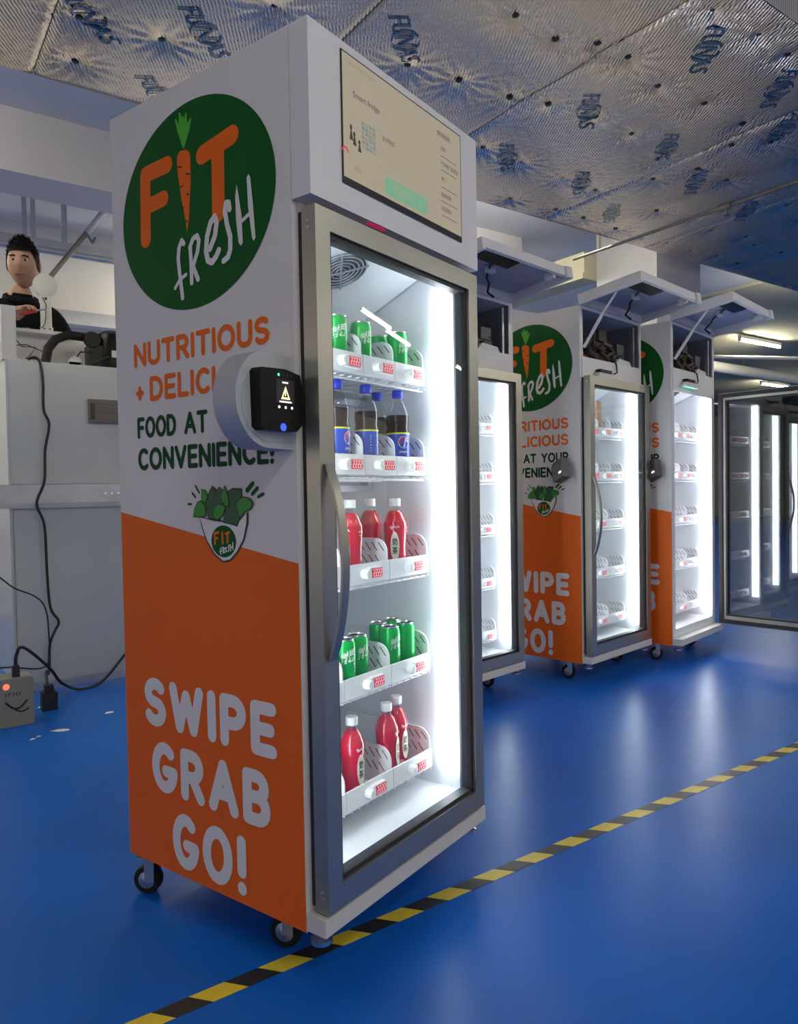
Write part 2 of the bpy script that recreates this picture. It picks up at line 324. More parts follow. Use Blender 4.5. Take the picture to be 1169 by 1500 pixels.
def foil_dz(x, y):
    d = 0.006*math.sin(3.1*x+1.3*y)*math.sin(2.3*y-.7*x)
    for (a, b) in pins:
        dx, dy = x-a, y-b; r = math.hypot(dx, dy)
        if r < .26:
            th = math.atan2(dy, dx); k = math.exp(-r/.055)
            d += 0.024*k + .0030*math.sin(11*th+a*40)*math.exp(-((r-.07)/.065)**2) + .0018*math.sin(23*th+b*60)*math.exp(-((r-.11)/.07)**2)
    e = min(x-max(s for s in seams if s <= x+1e-6), min(s for s in seams if s >= x-1e-6)-x) if seams[0] <= x <= seams[-1] else 0
    return d + .012*math.exp(-max(e, 0)/.012)
for a, b in zip(seams[:-1], seams[1:]):
    vis = (.0 < b and a < 5.2); st = .016 if vis else .08
    nx, ny = max(2, int((b-a-.004)/st)), int((DY1-DY0)/st); mb = MB(); vs = []
    for j in range(ny+1):
        for i in range(nx+1):
            x = a+.002+(b-a-.004)*i/nx; y = DY0+(DY1-DY0)*j/ny; vs.append((x, y, DZ+foil_dz(x, y)))
    fs = [(j*(nx+1)+i, (j+1)*(nx+1)+i, (j+1)*(nx+1)+i+1, j*(nx+1)+i+1) for j in range(ny) for i in range(nx)]
    # folded-up skirt along both long edges
    o = len(vs); 
    for yy, zz in ((DY0, 3.49), (DY1, 3.49)):
        vs += [(a+.002, yy, DZ), (b-.002, yy, DZ), (b-.002, yy, zz), (a+.002, yy, zz)]
    fs += [(o, o+1, o+2, o+3), (o+4, o+5, o+6, o+7)]
    mb.add(vs, fs); me = bpy.data.meshes.new('foil_sheet'); me.from_pydata(mb.v, [], mb.f); me.shade_smooth(); me.materials.append(MT['foil'])
    link('foil_sheet', me, duct)
pinme = MB().lathe([(.004, .012), (.015, .008), (.016, 0), (.012, -.004), (.004, -.005)], 12).mesh('insulation_pin', MT['pin'], True)
for (a, b) in pins:
    if -1.2 < a < 7: o = link('insulation_pin', pinme, duct); o.location = (a, b, DZ+.018)
# printed word and ring on the foil, repeated on the diagonal
def foil_print(x, y):
    dv, uv = Vector((1, 1, 0))/math.sqrt(2), Vector((1, -1, 0))/math.sqrt(2)
    def fn(a, b):
        p = Vector((x, y, 0))+dv*a+uv*b; return (p.x, p.y, DZ-.004+foil_dz(p.x, p.y)*.9)
    vs, fs = text_mesh('FUNAS', 1.0, .0, .25)
    xs = [v[0] for v in vs]; ys = [v[1] for v in vs]; sx = .345/(max(xs)-min(xs)); sy = .082/(max(ys)-min(ys))
    mb = MB().add([fn((v[0]-min(xs))*sx, (v[1]-min(ys))*sy) for v in vs], fs)
    ring = []
    for k in range(28):
        t = 2*PI*k/28; ring.append((.172+.075*math.cos(t), .041+.062*math.sin(t)))
    n = 28; rv = [fn(*q) for q in ring]+[fn(.172+(q[0]-.172)*.87, .041+(q[1]-.041)*.87) for q in ring]
    mb.add(rv, [(k, (k+1) % n, n+(k+1) % n, n+k) for k in range(n) if k not in (6, 7, 20, 21)])
    mb.obj('foil_lettering', MT['print_blue'], duct)
for q in [(258, 10), (195, 113), (568, 22), (731, 213), (854, 139), (1034, 39), (1145, 104), (973, 197), (844, 252), (891, 301), (1018, 252), (1094, 297), (1150, 170), (75, -15)]:
    P = on_z(q[0], q[1], DZ); foil_print(P.x, P.y)
# sprinkler pipe under the duct
pp = empty('sprinkler_pipe', (4.40, 2.6, 2.80)); tag(pp, 'thin grey sprinkler pipe with a tee hanging under the foil duct', 'pipe')
MB().tube([(0, -3.0, 0), (0, 1.25, 0)], .011, 10).obj('pipe', MT['pipe'], pp, True)
MB().tube([(0, -.03, 0), (0, .05, 0)], .024, 10).tube([(0, 0, 0), (0, 0, -.05)], .012, 8).lathe([(.022, -.06), (.022, -.055), (.006, -.05)], 10).obj('tee_fitting', MT['pipe'], pp, True)
for yy in (-1.6, 1.0): MB().tube([(0, yy, 0), (0, yy, .11)], .006, 6).obj('hanger_rod', MT['pipe'], pp)

# fluorescent lamps of the hall; those neither seen nor reflected are added fill
LAMPS = [((11.2, 6.42), 'bare fluorescent lamp highest on the right, over the far hall', 1), ((16.5, 8.95), 'small far fluorescent lamp just above the open glass door', 1),
         ((8.1, -1.2), 'fluorescent lamp reflected in the near fridge glass', 0), ((9.35, -1.28), 'second fluorescent lamp of the row reflected in the near glass', 0),
         ((12.7, -1.0), 'far fluorescent lamp of the reflected row', 0), ((3.6, -1.2), 'added fill lamp, unseen in the aisle right of the camera', 0), ((-.6, -1.4), 'added fill lamp, unseen behind the camera', 0), ((1.6, -3.6), 'added fill lamp, unseen far behind the camera', 0), ((6.2, -3.6), 'added fill lamp, unseen over the far side aisle', 0),  # lamps near the camera and over the side aisle: unseen, added for fill
         ((-1.5, 6.3), 'added fill lamp, unseen over the back aisle at left', 0), ((-1.4, 4.05), 'added fill lamp hidden beside the duct at far left', 0), ((3.3, 4.05), 'added fill lamp hidden beside the duct above the row of fridges', 0), ((8.0, 4.05), 'added fill lamp hidden beside the duct past the row of fridges', 0), ((2.3, 6.3), 'added fill lamp over the back aisle, hidden behind the front fridge', 0), ((3.7, 6.3), 'added fill lamp over the back aisle, hidden behind the fridges', 0), ((14.5, 3.0), 'added fill lamp, unseen further down the hall', 0), ((19.5, 5.0), 'added fill lamp, unseen at the end of the hall', 0), ((14.0, 11.5), 'added fill lamp, unseen in the far corner of the hall', 0)]  # all out of sight, added to brighten slab, back wall, column and hall
for (x, y), lab, vis in LAMPS:
    low = y > 6 and x < 5
    t = tag(empty('fluorescent_lamp', (x, y, 2.95 if low else 3.36)), lab, 'lamp', 'fluorescent lamps of the hall')
    cpart('lampbody', 'housing', lambda: MB().prism([(-.025, .05), (-.028, .0), (.028, 0), (.025, .05)], lambda q: (0, q[0], q[1]+.022), lambda q: (1.25, q[0], q[1]+.022)), MT['lampbody'], t)
    cpart('lamptube', 'tube', lambda: MB().tube([(.03, 0, 0), (1.22, 0, 0)], .022, 10), MT['tube'], t, True)
    for xx in (0, 1.22):
        o = cpart('lampcap', 'end_cap', lambda: MB().box((.0, -.022, -.022), (.03, .022, .022)), MT['lampbody'], t); o.location = (xx, 0, 0)
    for xx in (.2, 1.04):
        o = cpart('lamprod%d' % low, 'hanger_rod', lambda: MB().box((0, -.004, .07), (.008, .004, .555 if low else .145)), MT['lampbody'], t); o.location = (xx, 0, 0)
hp = tag(empty('cable_duct', (8.8, 7.55, 3.2)), 'long pale round duct under the far hall lamps', 'duct')
MB().tube([(0, 0, 0), (12, .1, 0)], .10, 14).obj('duct', MT['lampbody'], hp, True)
for i in range(4): MB().box((1.5+i*3, -.01, .09), (1.52+i*3, .01, .31)).obj('hanger_rod', MT['pipe'], hp)
hp2 = tag(MB().tube([(9, 9.6, 2.95), (22, 9.9, 2.95)], .05, 10).obj('dark_pipe', MT['pipe'], None, True), 'dark horizontal pipe across the far hall', 'pipe')
hp3 = tag(empty('red_ended_pipe', (10.6, 5.6, 3.12)), 'pale pipe with a red end below the far lamp', 'pipe')
MB().tube([(0, 1.2, -.02), (3.0, 0, 0)], .03, 10).obj('pipe', MT['lampbody'], hp3, True); MB().tube([(3.0, 0, 0), (4.0, -.4, .0)], .032, 10).obj('red_pipe', MT['redpaint'], hp3, True)

# cable tray and hangers behind the man
tr = tag(empty('strut_channel', (0, 6.6, 3.06)), 'galvanised strut channel hung level behind the man', 'channel')
MB().box((-2, 0, .03), (3.5, .05, .10)).obj('channel', MT['steel'], tr)
MB().tube([(-2, -.02, 0), (3.5, -.02, 0)], .028, 10).obj('conduit', MT['steel'], tr, True)
for a, b in ((1.00, 1.035), (1.065, 1.10), (1.30, 1.34)): MB().box((a, .05, .03), (b, .08, .44)).obj('hanger', MT['steel'], tr)
dp = tag(empty('sloping_pipe', (1.12, 6.2, 2.75)), 'grey pipe sloping up to the right behind the man', 'pipe')
MB().tube([(-.05, 0, -.07), (.53, 0, .75)], .019, 10).obj('pipe', MT['pipe'], dp, True); MB().tube([(.27, 0, .38), (.47, 0, .67)], .025, 10).obj('sleeve', MT['steel'], dp, True)
MB().tube([(.27, -.01, .37), (.31, -.03, .30)], .012, 8).tube([(.31, -.03, .30), (.33, -.03, .35)], .01, 8).obj('clamp', MT['pipe'], dp, True)

# floor tape
tp = tag(empty('floor_tape', (0, 1.4575, 0)), 'yellow and black hazard tape stuck along the blue floor', 'tape')
def stripe(): return MB().prism([(-.0385, .0225), (.0385, .0225), (.075, -.0225), (-.002, -.0225)][::-1], lambda q: (q[0]-.018, q[1], .0002), lambda q: (q[0]-.018, q[1], .0008))
ym, bm_ = stripe().mesh('yellow_stripe', MT['yellow']), stripe().mesh('black_stripe', MT['tblack'])
for i in range(-12, 40):
    o = link('yellow_stripe', ym, tp); o.location = (.545+i*.155, 0, 0)
    o = link('black_stripe', bm_, tp); o.location = (.545+(i+.5)*.155, 0, 0)

# ================================================================== FRIDGES
SHELF_Z = [1.333, 1.084, 0.812, 0.535, 0.260]
LANES = [[.05, .19, .325, .46, .60]]*2+[[.050, .23, .42, .605]]*3
def rbox(a, b): return MB().box(a, b)
def caster(parent, u, v, swivel):
    o = cpart('caster', 'caster', lambda: MB().box((-.03, -.03, .098), (.03, .03, .106)).box((-.021, -.012, .035), (-.018, .014, .1)).box((.018, -.012, .035), (.021, .014, .1)).lathe([(.016, .085), (.022, .095), (.022, .1)], 12), MT['steel'], parent, True)
    o.location = (u, v, 0); o.rotation_euler = (0, 0, swivel)
    w = cpart('wheel', 'wheel', lambda: MB().lathe([(.022, -.014), (.034, -.014), (.037, -.009), (.037, .009), (.034, .014), (.022, .014)], 24, (0, .012, .037), True, 'x'), MT['rubber'], o, True)
    cpart('hub', 'hub', lambda: MB().lathe([(.006, -.019), (.010, -.017), (.022, -.0145), (.022, .0145), (.010, .017), (.006, .019)], 20, (0, .012, .037), True, 'x'), MT['steel'], o, True)
def graphics(t):
    def dec(key, name, off, m, fn):
        if key not in CACHE:
            d = Decal(off); fn(d); CACHE[key] = d.mb.mesh(name, m)
        return link(name, CACHE[key], t)
    def orange(d): d.poly([(0.001, ZB-.005), (DEP-DH-.001, ZB-.005), (DEP-DH-.001, .893), (.001, 1.0)])
    o = dec('orange', 'orange_wrap', .0004, MT['orange'], orange); o['label'] = 'orange lower wrap with a slanted top edge'
    dec('disc', 'logo_disc', .0008, MT['green'], lambda d: d.ellipse(.3165, 1.710, .2705, .237, 80))
    Z1 = (160, 0, .26667); Z2 = (240, 240, .14665)
    def fit(d):
        d.stroke(zpts([(320, 905), (200, 962), (203, 1318)], *Z1), .040); d.stroke(zpts([(205, 1140), (300, 1092)], *Z1), .038)
        d.stroke(zpts([(512, 852), (676, 742)], *Z1), .043); d.stroke(zpts([(597, 800), (602, 1170)], *Z1), .042)
        d.poly(zpts([(378, 850), (392, 830), (420, 824), (440, 834), (447, 860), (450, 1000), (446, 1080), (440, 1200), (430, 1282), (420, 1200), (400, 1100), (380, 960), (374, 880)], *Z1))
    dec('fit', 'logo_fit_lettering', .0012, MT['porange'], fit)
    def marks(d):
        for a, b in (((382, 918), (402, 920)), ((425, 955), (446, 958)), ((392, 1030), (408, 1022)), ((427, 1065), (440, 1070)), ((402, 1150), (414, 1140)), ((425, 1215), (432, 1218))): d.stroke(zpts([a, b], *Z1), .0035)
    dec('marks', 'carrot_marks', .0018, MT['dgreen'], marks)
    def leafs(d):
        for tip, w in (((366, 655), 16), ((388, 618), 18), ((405, 640), 14), ((424, 622), 18), ((450, 648), 16)):
            m_ = ((tip[0]+408)/2, (tip[1]+812)/2); d.poly(zpts([(406, 815), (m_[0]-w*.8, m_[1]-20), (tip[0]-4, tip[1]), (tip[0]+4, tip[1]), (m_[0]+w*.8, m_[1]-14), (414, 815)], *Z1))
    dec('leafs', 'carrot_leaves', .0012, MT['leaf3'], leafs)
    def fresh(d):
        for pts, w in (([(206, 800), (186, 770), (160, 840), (152, 950), (165, 1080), (180, 1200), (196, 1340)], .0125), ([(122, 1245), (165, 1165), (230, 1108)], .009),
                       ([(272, 840), (282, 1000), (287, 1190)], .0125), ([(268, 840), (300, 750), (340, 722), (358, 770), (345, 880), (302, 1020)], .0125), ([(302, 1030), (350, 1155)], .0125),
                       ([(470, 850), (520, 720), (535, 590), (515, 530), (475, 590), (440, 730), (430, 880), (450, 970), (490, 985), (530, 930), (558, 865)], .0150),
                       ([(665, 455), (655, 392), (628, 395), (618, 480), (640, 610), (672, 730), (672, 860), (650, 935), (606, 972)], .0140),
                       ([(770, 592), (852, 512)], .009)): d.stroke(zpts(pts, *Z2), w)
        for l in ([(735, 208), (752, 300), (785, 520), (798, 790), (778, 822), (755, 790), (730, 560), (722, 330)], [(853, 105), (872, 140), (900, 420), (925, 740), (908, 772), (890, 745), (850, 430), (836, 140)]): d.poly(zpts(l, *Z2))
    dec('fresh', 'logo_fresh_lettering', .0024, MT['pwhite'], fresh)
    dec('slog1', 'slogan_orange_lettering', .0008, MT['porange'], lambda d: d.line('NUTRITIOUS', .076, .558, 1.361, 1.421, .0125))
    dec('slog1b', 'slogan_plus_sign', .0008, MT['porange'], lambda d: d.line('+', .080, .112, 1.273, 1.334, .0125))
    dec('slog1c', 'slogan_orange_lettering', .0008, MT['porange'], lambda d: d.line('DELICIOUS', .137, .558, 1.273, 1.334, .0125))
    dec('slog2', 'slogan_green_lettering', .0008, MT['dgreen'], lambda d: d.line('FOOD', .082, .236, 1.184, 1.237, .0105))
    dec('slog2b', 'slogan_green_lettering', .0008, MT['dgreen'], lambda d: d.line('AT', .266, .351, 1.184, 1.237, .0105))
    dec('slog2c', 'slogan_green_lettering', .0008, MT['dgreen'], lambda d: d.line('YOUR', .385, .558, 1.184, 1.237, .0105))
    dec('slog2d', 'slogan_green_lettering', .0008, MT['dgreen'], lambda d: d.line('CONVENIENCE!', .082, .563, 1.104, 1.160, .0115, .30))
    dec('slog3', 'swipe_grab_go_lettering', .0010, MT['pwhite'], lambda d: (d.line('SWIPE', .080, .553, .462, .585, .030, .42), d.line('GRAB', .106, .529, .300, .428, .030, .44), d.line('GO!', .182, .447, .128, .266, .030, .46)))
    ZB_ = (270, 700, .1112)
    def bowl_o(d):
        d.poly(zpts([(200, 500), (230, 640), (290, 830), (400, 1020), (520, 1120), (620, 1095), (720, 980), (800, 820), (850, 600), (852, 440), (700, 560), (400, 560)], *ZB_))
    dec('bowl_o', 'bowl_outline', .0009, MT['black'], bowl_o)
    dec('bowl', 'bowl_print', .0013, MT['pwhite'], lambda d: d.poly(zpts([(212, 520), (245, 640), (305, 820), (410, 1000), (520, 1095), (610, 1072), (700, 965), (780, 810), (822, 600), (825, 470), (700, 600), (400, 570)], *ZB_)))
    def bl(d):
        c = zpts([(525, 835)], *ZB_)[0]; e = zpts([(690, 835), (525, 625)], *ZB_); d.ellipse(c[0], c[1], abs(e[0][0]-c[0]), abs(e[1][1]-c[1]), 40)
    dec('bowl_disc', 'bowl_logo_disc', .0017, MT['green'], bl)
    def bf(d):
        d.stroke(zpts([(460, 720), (410, 730), (415, 870)], *ZB_), .006); d.stroke(zpts([(415, 800), (450, 790)], *ZB_), .005); d.stroke(zpts([(510, 720), (515, 860)], *ZB_), .006); d.stroke(zpts([(555, 735), (600, 720)], *ZB_), .006); d.stroke(zpts([(577, 730), (580, 850)], *ZB_), .006)
    dec('bowl_fit', 'bowl_logo_fit', .0022, MT['porange'], bf)
    dec('bowl_fresh', 'bowl_logo_fresh', .0022, MT['pwhite'], lambda d: [d.stroke(zpts(l, *ZB_), .0032) for l in ([(500, 920), (488, 935), (490, 1005)], [(480, 970), (502, 960)], [(518, 915), (522, 990)], [(520, 915), (540, 925), (524, 950), (540, 985)], [(552, 945), (565, 920), (552, 925), (556, 975), (572, 960)], [(600, 885), (588, 905), (602, 940), (590, 970)], [(615, 880), (622, 960)], [(648, 850), (652, 945)], [(618, 920), (650, 900)])])
    LV = [('d', [(290, 330), (330, 200), (375, 110), (420, 150), (470, 330), (480, 560), (330, 540)]), ('d', [(580, 190), (640, 145), (760, 150), (765, 260), (690, 350), (720, 480), (740, 540), (705, 630), (610, 600), (520, 580), (560, 400)]), ('d', [(430, 170), (470, 118), (520, 180), (520, 350), (450, 350)]),
          ('b', [(135, 510), (150, 400), (190, 320), (235, 300), (290, 370), (300, 500), (220, 515)]), ('b', [(238, 150), (290, 165), (325, 250), (290, 330), (240, 300)]), ('b', [(400, 400), (470, 340), (555, 370), (545, 430), (520, 500), (450, 555), (400, 520)]), ('b', [(500, 220), (545, 105), (590, 240), (605, 370), (560, 380), (510, 300)]), ('b', [(690, 350), (740, 270), (800, 250), (880, 275), (920, 340), (890, 410), (820, 440), (740, 520), (715, 420)])]
    def lv(kind, g):
        def fn(d):
            for k, l in LV:
                if k == kind:
                    c = (sum(p[0] for p in l)/len(l), sum(p[1] for p in l)/len(l)); d.poly(zpts([(c[0]+(p[0]-c[0])*g, c[1]+(p[1]-c[1])*g) for p in l], *ZB_))
        return fn
    dec('lv0', 'salad_outline', .0020, MT['black'], lv('d', 1.05)); dec('lv1', 'salad_dark_leaves', .0026, MT['leaf2'], lv('d', .95))
    dec('lv2', 'salad_leaf_outline', .0032, MT['black'], lv('b', 1.07)); dec('lv3', 'salad_bright_leaves', .0038, MT['leaf1'], lv('b', .94))
    dec('dash', 'salad_dash_marks', .0010, MT['green'], lambda d: [d.stroke(zpts([a, b], *ZB_), w) for a, b, w in (((150, 105), (200, 195), .005), ((110, 200), (150, 255), .005), ((55, 345), (95, 345), .005), ((905, 75), (830, 165), .011), ((965, 135), (900, 210), .009), ((1045, 210), (980, 248), .007))])
def shelves(t, nshelf=5):
    for zi in SHELF_Z[:nshelf]:
        z = zi-.012
        def w():
            mb = MB()
            for v in (.15, .30, .52): mb.tube([(.045, v, 0), (.612, v, 0)], .003, 6)
            for k in range(20): mb.tube([(.05+k*.0292, .135, .004), (.05+k*.0292, .56, .004)], .0022, 5)
            return mb
        o = cpart('wires', 'wire_shelf', w, MT['wire'], t); o.location = (0, 0, z)
        b = cpart('rail', 'shelf_rail', lambda: MB().box((.05, .34, -.03), (.62, .37, -.012)).box((.05, .34, -.012), (.07, .37, .0)).box((.60, .34, -.012), (.62, .37, 0)), MT['steel'], o)
def door(t, opened=None):
    d = empty('door', (WID-.005, .02, 0)); d.parent = t
    if opened: d.rotation_euler = (0, 0, opened)
    L = -(WID-.017); B, BB = .045, .052; z0, z1 = .155, 1.63; v0, v1 = -.02, .018
    def bar(pts): return lambda: MB().prism(pts, lambda q: (q[0], v0, q[1]), lambda q: (q[0], v1, q[1]))
    cpart('dbl', 'frame_bar', bar([(L, z0), (L+B, z0+BB), (L+B, z1-B), (L, z1)]), MT['alu'], d)
    cpart('dbr', 'frame_bar', bar([(0, z0), (0, z1), (-B, z1-B), (-B, z0+BB)]), MT['alu'], d)
    cpart('dbt', 'frame_bar', bar([(L, z1), (L+B, z1-B), (-B, z1-B), (0, z1)]), MT['alu'], d)
    cpart('dbb', 'frame_bar', bar([(L, z0), (0, z0), (-B, z0+BB), (L+B, z0+BB)]), MT['alu'], d)
    def trim():
        mb = MB(); a0, a1, c0, c1 = L+B, -B, z0+BB, z1-B; w = .011
        return mb.box((a0, -.012, c0), (a0+w, v1, c1)).box((a1-w, -.012, c0), (a1, v1, c1)).box((a0, -.012, c1-w), (a1, v1, c1)).box((a0, -.012, c0), (a1, v1, c0+w))
    cpart('dtrim', 'glass_spacer', trim, MT['gasket'], d)
    def gask():
        mb = MB()
        return mb.box((L+.006, v1, z0+.006), (L+.03, v1+.015, z1-.006)).box((-.03, v1, z0+.006), (-.006, v1+.015, z1-.006)).box((L+.03, v1, z1-.03), (-.03, v1+.015, z1-.006)).box((L+.03, v1, z0+.006), (-.03, v1+.015, z0+.03))
    cpart('dgask', 'gasket', gask, MT['gasket'], d)
    g = cpart('dglass2' if opened else 'dglass', 'glass_pane', lambda: MB().box((L+B+.002, -.006, z0+BB+.002), (-B-.002, -.001, z1-B-.002)), MT['glass2'] if opened else MT['glass'], d)
    def handle():
        pts = [(L+.022, v0-.001-.040*math.sin(PI*k/14)**.8, 1.10-.41*k/14) for k in range(15)]
        mb = MB(); vs = []
        for p in pts: vs += [(p[0]-.011, p[1], p[2]), (p[0]+.011, p[1], p[2]), (p[0]+.011, p[1]-.006, p[2]), (p[0]-.011, p[1]-.006, p[2])]
        fs = [(i*4+k, i*4+(k+1) % 4, i*4+4+(k+1) % 4, i*4+4+k) for i in range(14) for k in range(4)]+[(0, 1, 2, 3), (56, 57, 58, 59)]
        return mb.add(vs, fs)
    h = cpart('dhandle', 'handle', handle, MT['alu'], d, True); h['label'] = 'curved aluminium pull handle'
    for z in (.185, .20, 1.585, 1.60):
        s = cpart('dscrew', 'screw', lambda: MB().lathe([(.004, 0), (.004, .002), (.002, .003)], 8, (0, 0, 0), True, 'x'), MT['chrome'], d); s.location = (L-.002, 0, z)
    return d
def fridge(label, pos, yaw, kind):
    t = tag(empty('smart_fridge', pos, yaw), label, 'fridge', 'smart vending fridges')
    W, D = WID, DEP
    o = cpart('sideL', 'side_panel', lambda: MB().box((0, DH, ZB-.005), (.02, D, ZT)), MT['wrapw'], t)
    cpart('sideR', 'side_panel', lambda: MB().box((W-.02, DH, ZB-.005), (W, D, ZT)), MT['wrapw'], t)
    cpart('back', 'back_panel', lambda: MB().box((.02, D-.02, ZB-.005), (W-.02, D, ZT)), MT['white'], t)
    cpart('top', 'top_panel', lambda: MB().box((.02, DH, ZT-.015), (W-.02, D-.02, ZT)), MT['white'], t)
    cpart('bot', 'bottom_panel', lambda: MB().box((.02, DH, ZB-.005), (W-.02, D-.02, .15)), MT['white'], t)
    cpart('liner', 'inner_liner', lambda: MB().box((.02, DH, .15), (W-.02, D-.06, .20)).box((.02, DH, .20), (.045, D-.06, 1.69)).box((W-.045, DH, .20), (W-.02, D-.06, 1.69)).box((.02, D-.06, .15), (W-.02, D-.02, 1.69)).box((.02, DH, 1.69), (W-.02, D-.02, 1.735)), MT['liner'], t)
    cpart('lintel', 'lintel_panel', lambda: MB().box((.02, DH-.004, 1.60), (W-.02, DH, 1.735)), MT['white'], t)
    ev = cpart('evap', 'evaporator_cover', lambda: MB().prism([(.12, 1.688), (.12, 1.66), (.42, 1.53), (.60, 1.53), (.60, 1.688)], lambda q: (.05, q[0], q[1]), lambda q: (W-.05, q[0], q[1])), MT['liner'], t)
    th = math.atan2(-.13, .30); fc, fs_ = math.cos(th), math.sin(th)
    def FP(a, b, dz=0): return (.355+a, .225+b*fc+dz*fs_, 1.6145+b*fs_-dz*fc)
    def fan():
        mb = MB()
        for r in (.014, .026, .038, .050, .062, .072): mb.tube([FP(r*math.cos(2*PI*k/28), r*math.sin(2*PI*k/28), .004) for k in range(29)], .0024, 5, False)
        for k in range(4): a = PI/4+k*PI/2; mb.tube([FP(0, 0, .006), FP(.076*math.cos(a), .076*math.sin(a), .006)], .003, 5)
        return mb
    cpart('fano', 'fan_opening', lambda: MB().add([FP(.073*math.cos(2*PI*k/28), .073*math.sin(2*PI*k/28), .0015) for k in range(28)], [tuple(range(28))]), MT['ventd'], t)
    f = cpart('fan', 'fan_grille', fan, MT['fan'], t); f['label'] = 'round wire fan grille'
    for nm, u0, u1 in (('led_strip', .0455, .058), ('led_strip', W-.058, W-.0455)):
        k = cpart('led%g' % u0, nm, lambda: MB().box((u0, DH+.012, .25), (u1, DH+.052, 1.60)), MT['led'], t); k['label'] = 'vertical white light strip'
    shelves(t)
    cpart('plinth', 'base_plinth', lambda: MB().box((0, 0, ZB), (W, DH-.001, ZBT)), MT['plinth'], t)
    for (u, v, a) in ((.035, D-.045, .5), (W-.06, D-.07, -.3), (.075, DH+.12, .35), (W-.08, DH+.12, .2)): caster(t, u, v, a)
    for u in (.026, W-.035):
        q = cpart('foot', 'levelling_foot', lambda: MB().lathe([(.022, .082), (.024, .084), (.024, .092), (.010, .097), (.006, .099), (.006, .113)], 20), MT['chrome'], t, True); q.location = (u, .036, 0)
    graphics(t)
    if kind == 'closed':
        cpart('header', 'header_box', lambda: MB().box((0, 0, ZH), (W, DH-.0015, ZT)), MT['white'], t)
        sc = cpart('screen_bz', 'screen_bezel', lambda: MB().box((.100, -.003, 1.700), (.588, 0, 1.980)), MT['bezel'], t)
        s = cpart('screen', 'screen', lambda: MB().box((.103, -.0045, 1.714), (.583, -.003, 1.976)), MT['screen'], t); s['label'] = 'beige lit display with small dark text'
        def F(u0, z0, off=.0052): return lambda a, b: (u0+a, -off, z0+b)
        text_fit('Smart fridge', F(.136, 1.889), .094, .017).obj('screen_title', MT['stext'], s)
        for txt, u, z, w, h, m in (('支付购买', .238, 1.838, .048, .012, 'stext'), ('使用说明', .470, 1.938, .060, .014, 'stext'), ('客服', .135, 1.736, .026, .012, 'sgrey'), ('扫码', .487, 1.906, .022, .012, 'stext'), ('打开柜门取商品', .487, 1.868, .082, .012, 'stext'), ('关门', .487, 1.830, .022, .012, 'stext'), ('自动结算', .487, 1.790, .046, .012, 'stext'), ('欢迎使用', .487, 1.755, .046, .012, 'stext')):
            text_fit(txt, F(u, z), w, h).obj('screen_text', MT[m], s)
        for z in (1.893, 1.858, 1.815, 1.780, 1.744): box('screen_rule', (.487, -.0052, z-.001), (.562, -.0046, z), MT['stext'], s)
        MB().prism([(.247+a, 1.722+b) for a, b in [(0, .004), (.004, 0), (.168, 0), (.172, .004), (.172, .035), (.168, .039), (.004, .039), (0, .035)]], lambda q: (q[0], -.0046, q[1]), lambda q: (q[0], -.0056, q[1])).obj('screen_button', MT['sgreen'], s)
        text_fit('扫码开门', F(.272, 1.729, .0062), .115, .026).obj('screen_button_text', MT['screen'], s)
        for i in range(4):
            for j in range(6): box('screen_picture', (.165+i*.013, -.0052, 1.795+j*.010), (.174+i*.013, -.0046, 1.802+j*.010), MT['sblue' if (i+j) % 3 else 'sgrey'], s)
        for (a, b, h) in ((.122, 1.798, .034), (.133, 1.790, .030), (.150, 1.782, .026)): MB().prism([(a, b), (a+.004, b+h*.6), (a+.001, b+h*.8), (a+.005, b+h), (a+.009, b+h*.8), (a+.007, b+h*.6), (a+.012, b)], lambda q: (q[0], -.0052, q[1]), lambda q: (q[0], -.0046, q[1])).obj('screen_figure', MT['stext'], s)
        text_fit('小程序扫码支付购物', F(.108, 1.955), .12, .009).obj('screen_text', MT['sgrey'], s)
        MB().add([(.106+.012*math.cos(rad(a)), -.0052, 1.765+.012*math.sin(rad(a))) for a in range(0, 181, 20)]+[(.106+.008*math.cos(rad(a)), -.0052, 1.765+.008*math.sin(rad(a))) for a in range(180, -1, -20)], [tuple(range(20))]).obj('screen_icon', MT['redlamp'], s)
        rl = cpart('redlamp', 'status_light', lambda: MB().box((.20, .006, ZH-.002), (.26, .016, ZH-.0002)), MT['redlamp'], t)
    else:
        # machine compartment with the header swung up on its hinge
        cpart('compside', 'compartment_wall', lambda: MB().box((.02, DH, 1.735), (.035, D-.02, ZT-.015)).box((W-.035, DH, 1.735), (W-.02, D-.02, ZT-.015)).box((.035, D-.04, 1.735), (W-.035, D-.02, ZT-.015)).box((W-.075, DH+.01, 1.735), (W-.06, DH+.03, 1.97)), MT['steel'], t)
        cpart('cprs', 'compressor', lambda: MB().lathe([(.06, 0), (.088, .01), (.092, .05), (.09, .12), (.07, .155), (.03, .17)], 20, (.42, .36, 1.735)), MT['comp'], t, True)
        def wir():
            mb = MB(); rr = random.Random(5)
            for k in range(70):
                a = (rr.uniform(.07, .5), rr.uniform(.08, .3), 1.737+rr.uniform(.005, .06)); pts = [a]
                for j in range(4): pts.append((min(.56, max(.05, pts[-1][0]+rr.uniform(-.07, .09))), min(.4, max(.075, pts[-1][1]+rr.uniform(-.05, .05))), max(1.742, min(1.92, pts[-1][2]+rr.uniform(-.04, .055)))))
                mb.tube(pts, rr.choice((.005, .008, .013)), 5)
            return mb
        w = cpart('wir', 'wiring', wir, MT['brown'], t); w['kind'] = 'stuff'
        cpart('cop', 'copper_pipe', lambda: MB().tube([(.15, .12, 1.737), (.15, .12, 1.80), (.20, .14, 1.83), (.30, .20, 1.83), (.36, .3, 1.80)], .006, 6).tube([(.10, .10, 1.75), (.20, .09, 1.77), (.26, .12, 1.75)], .005, 6), MT['copper'], t, True)
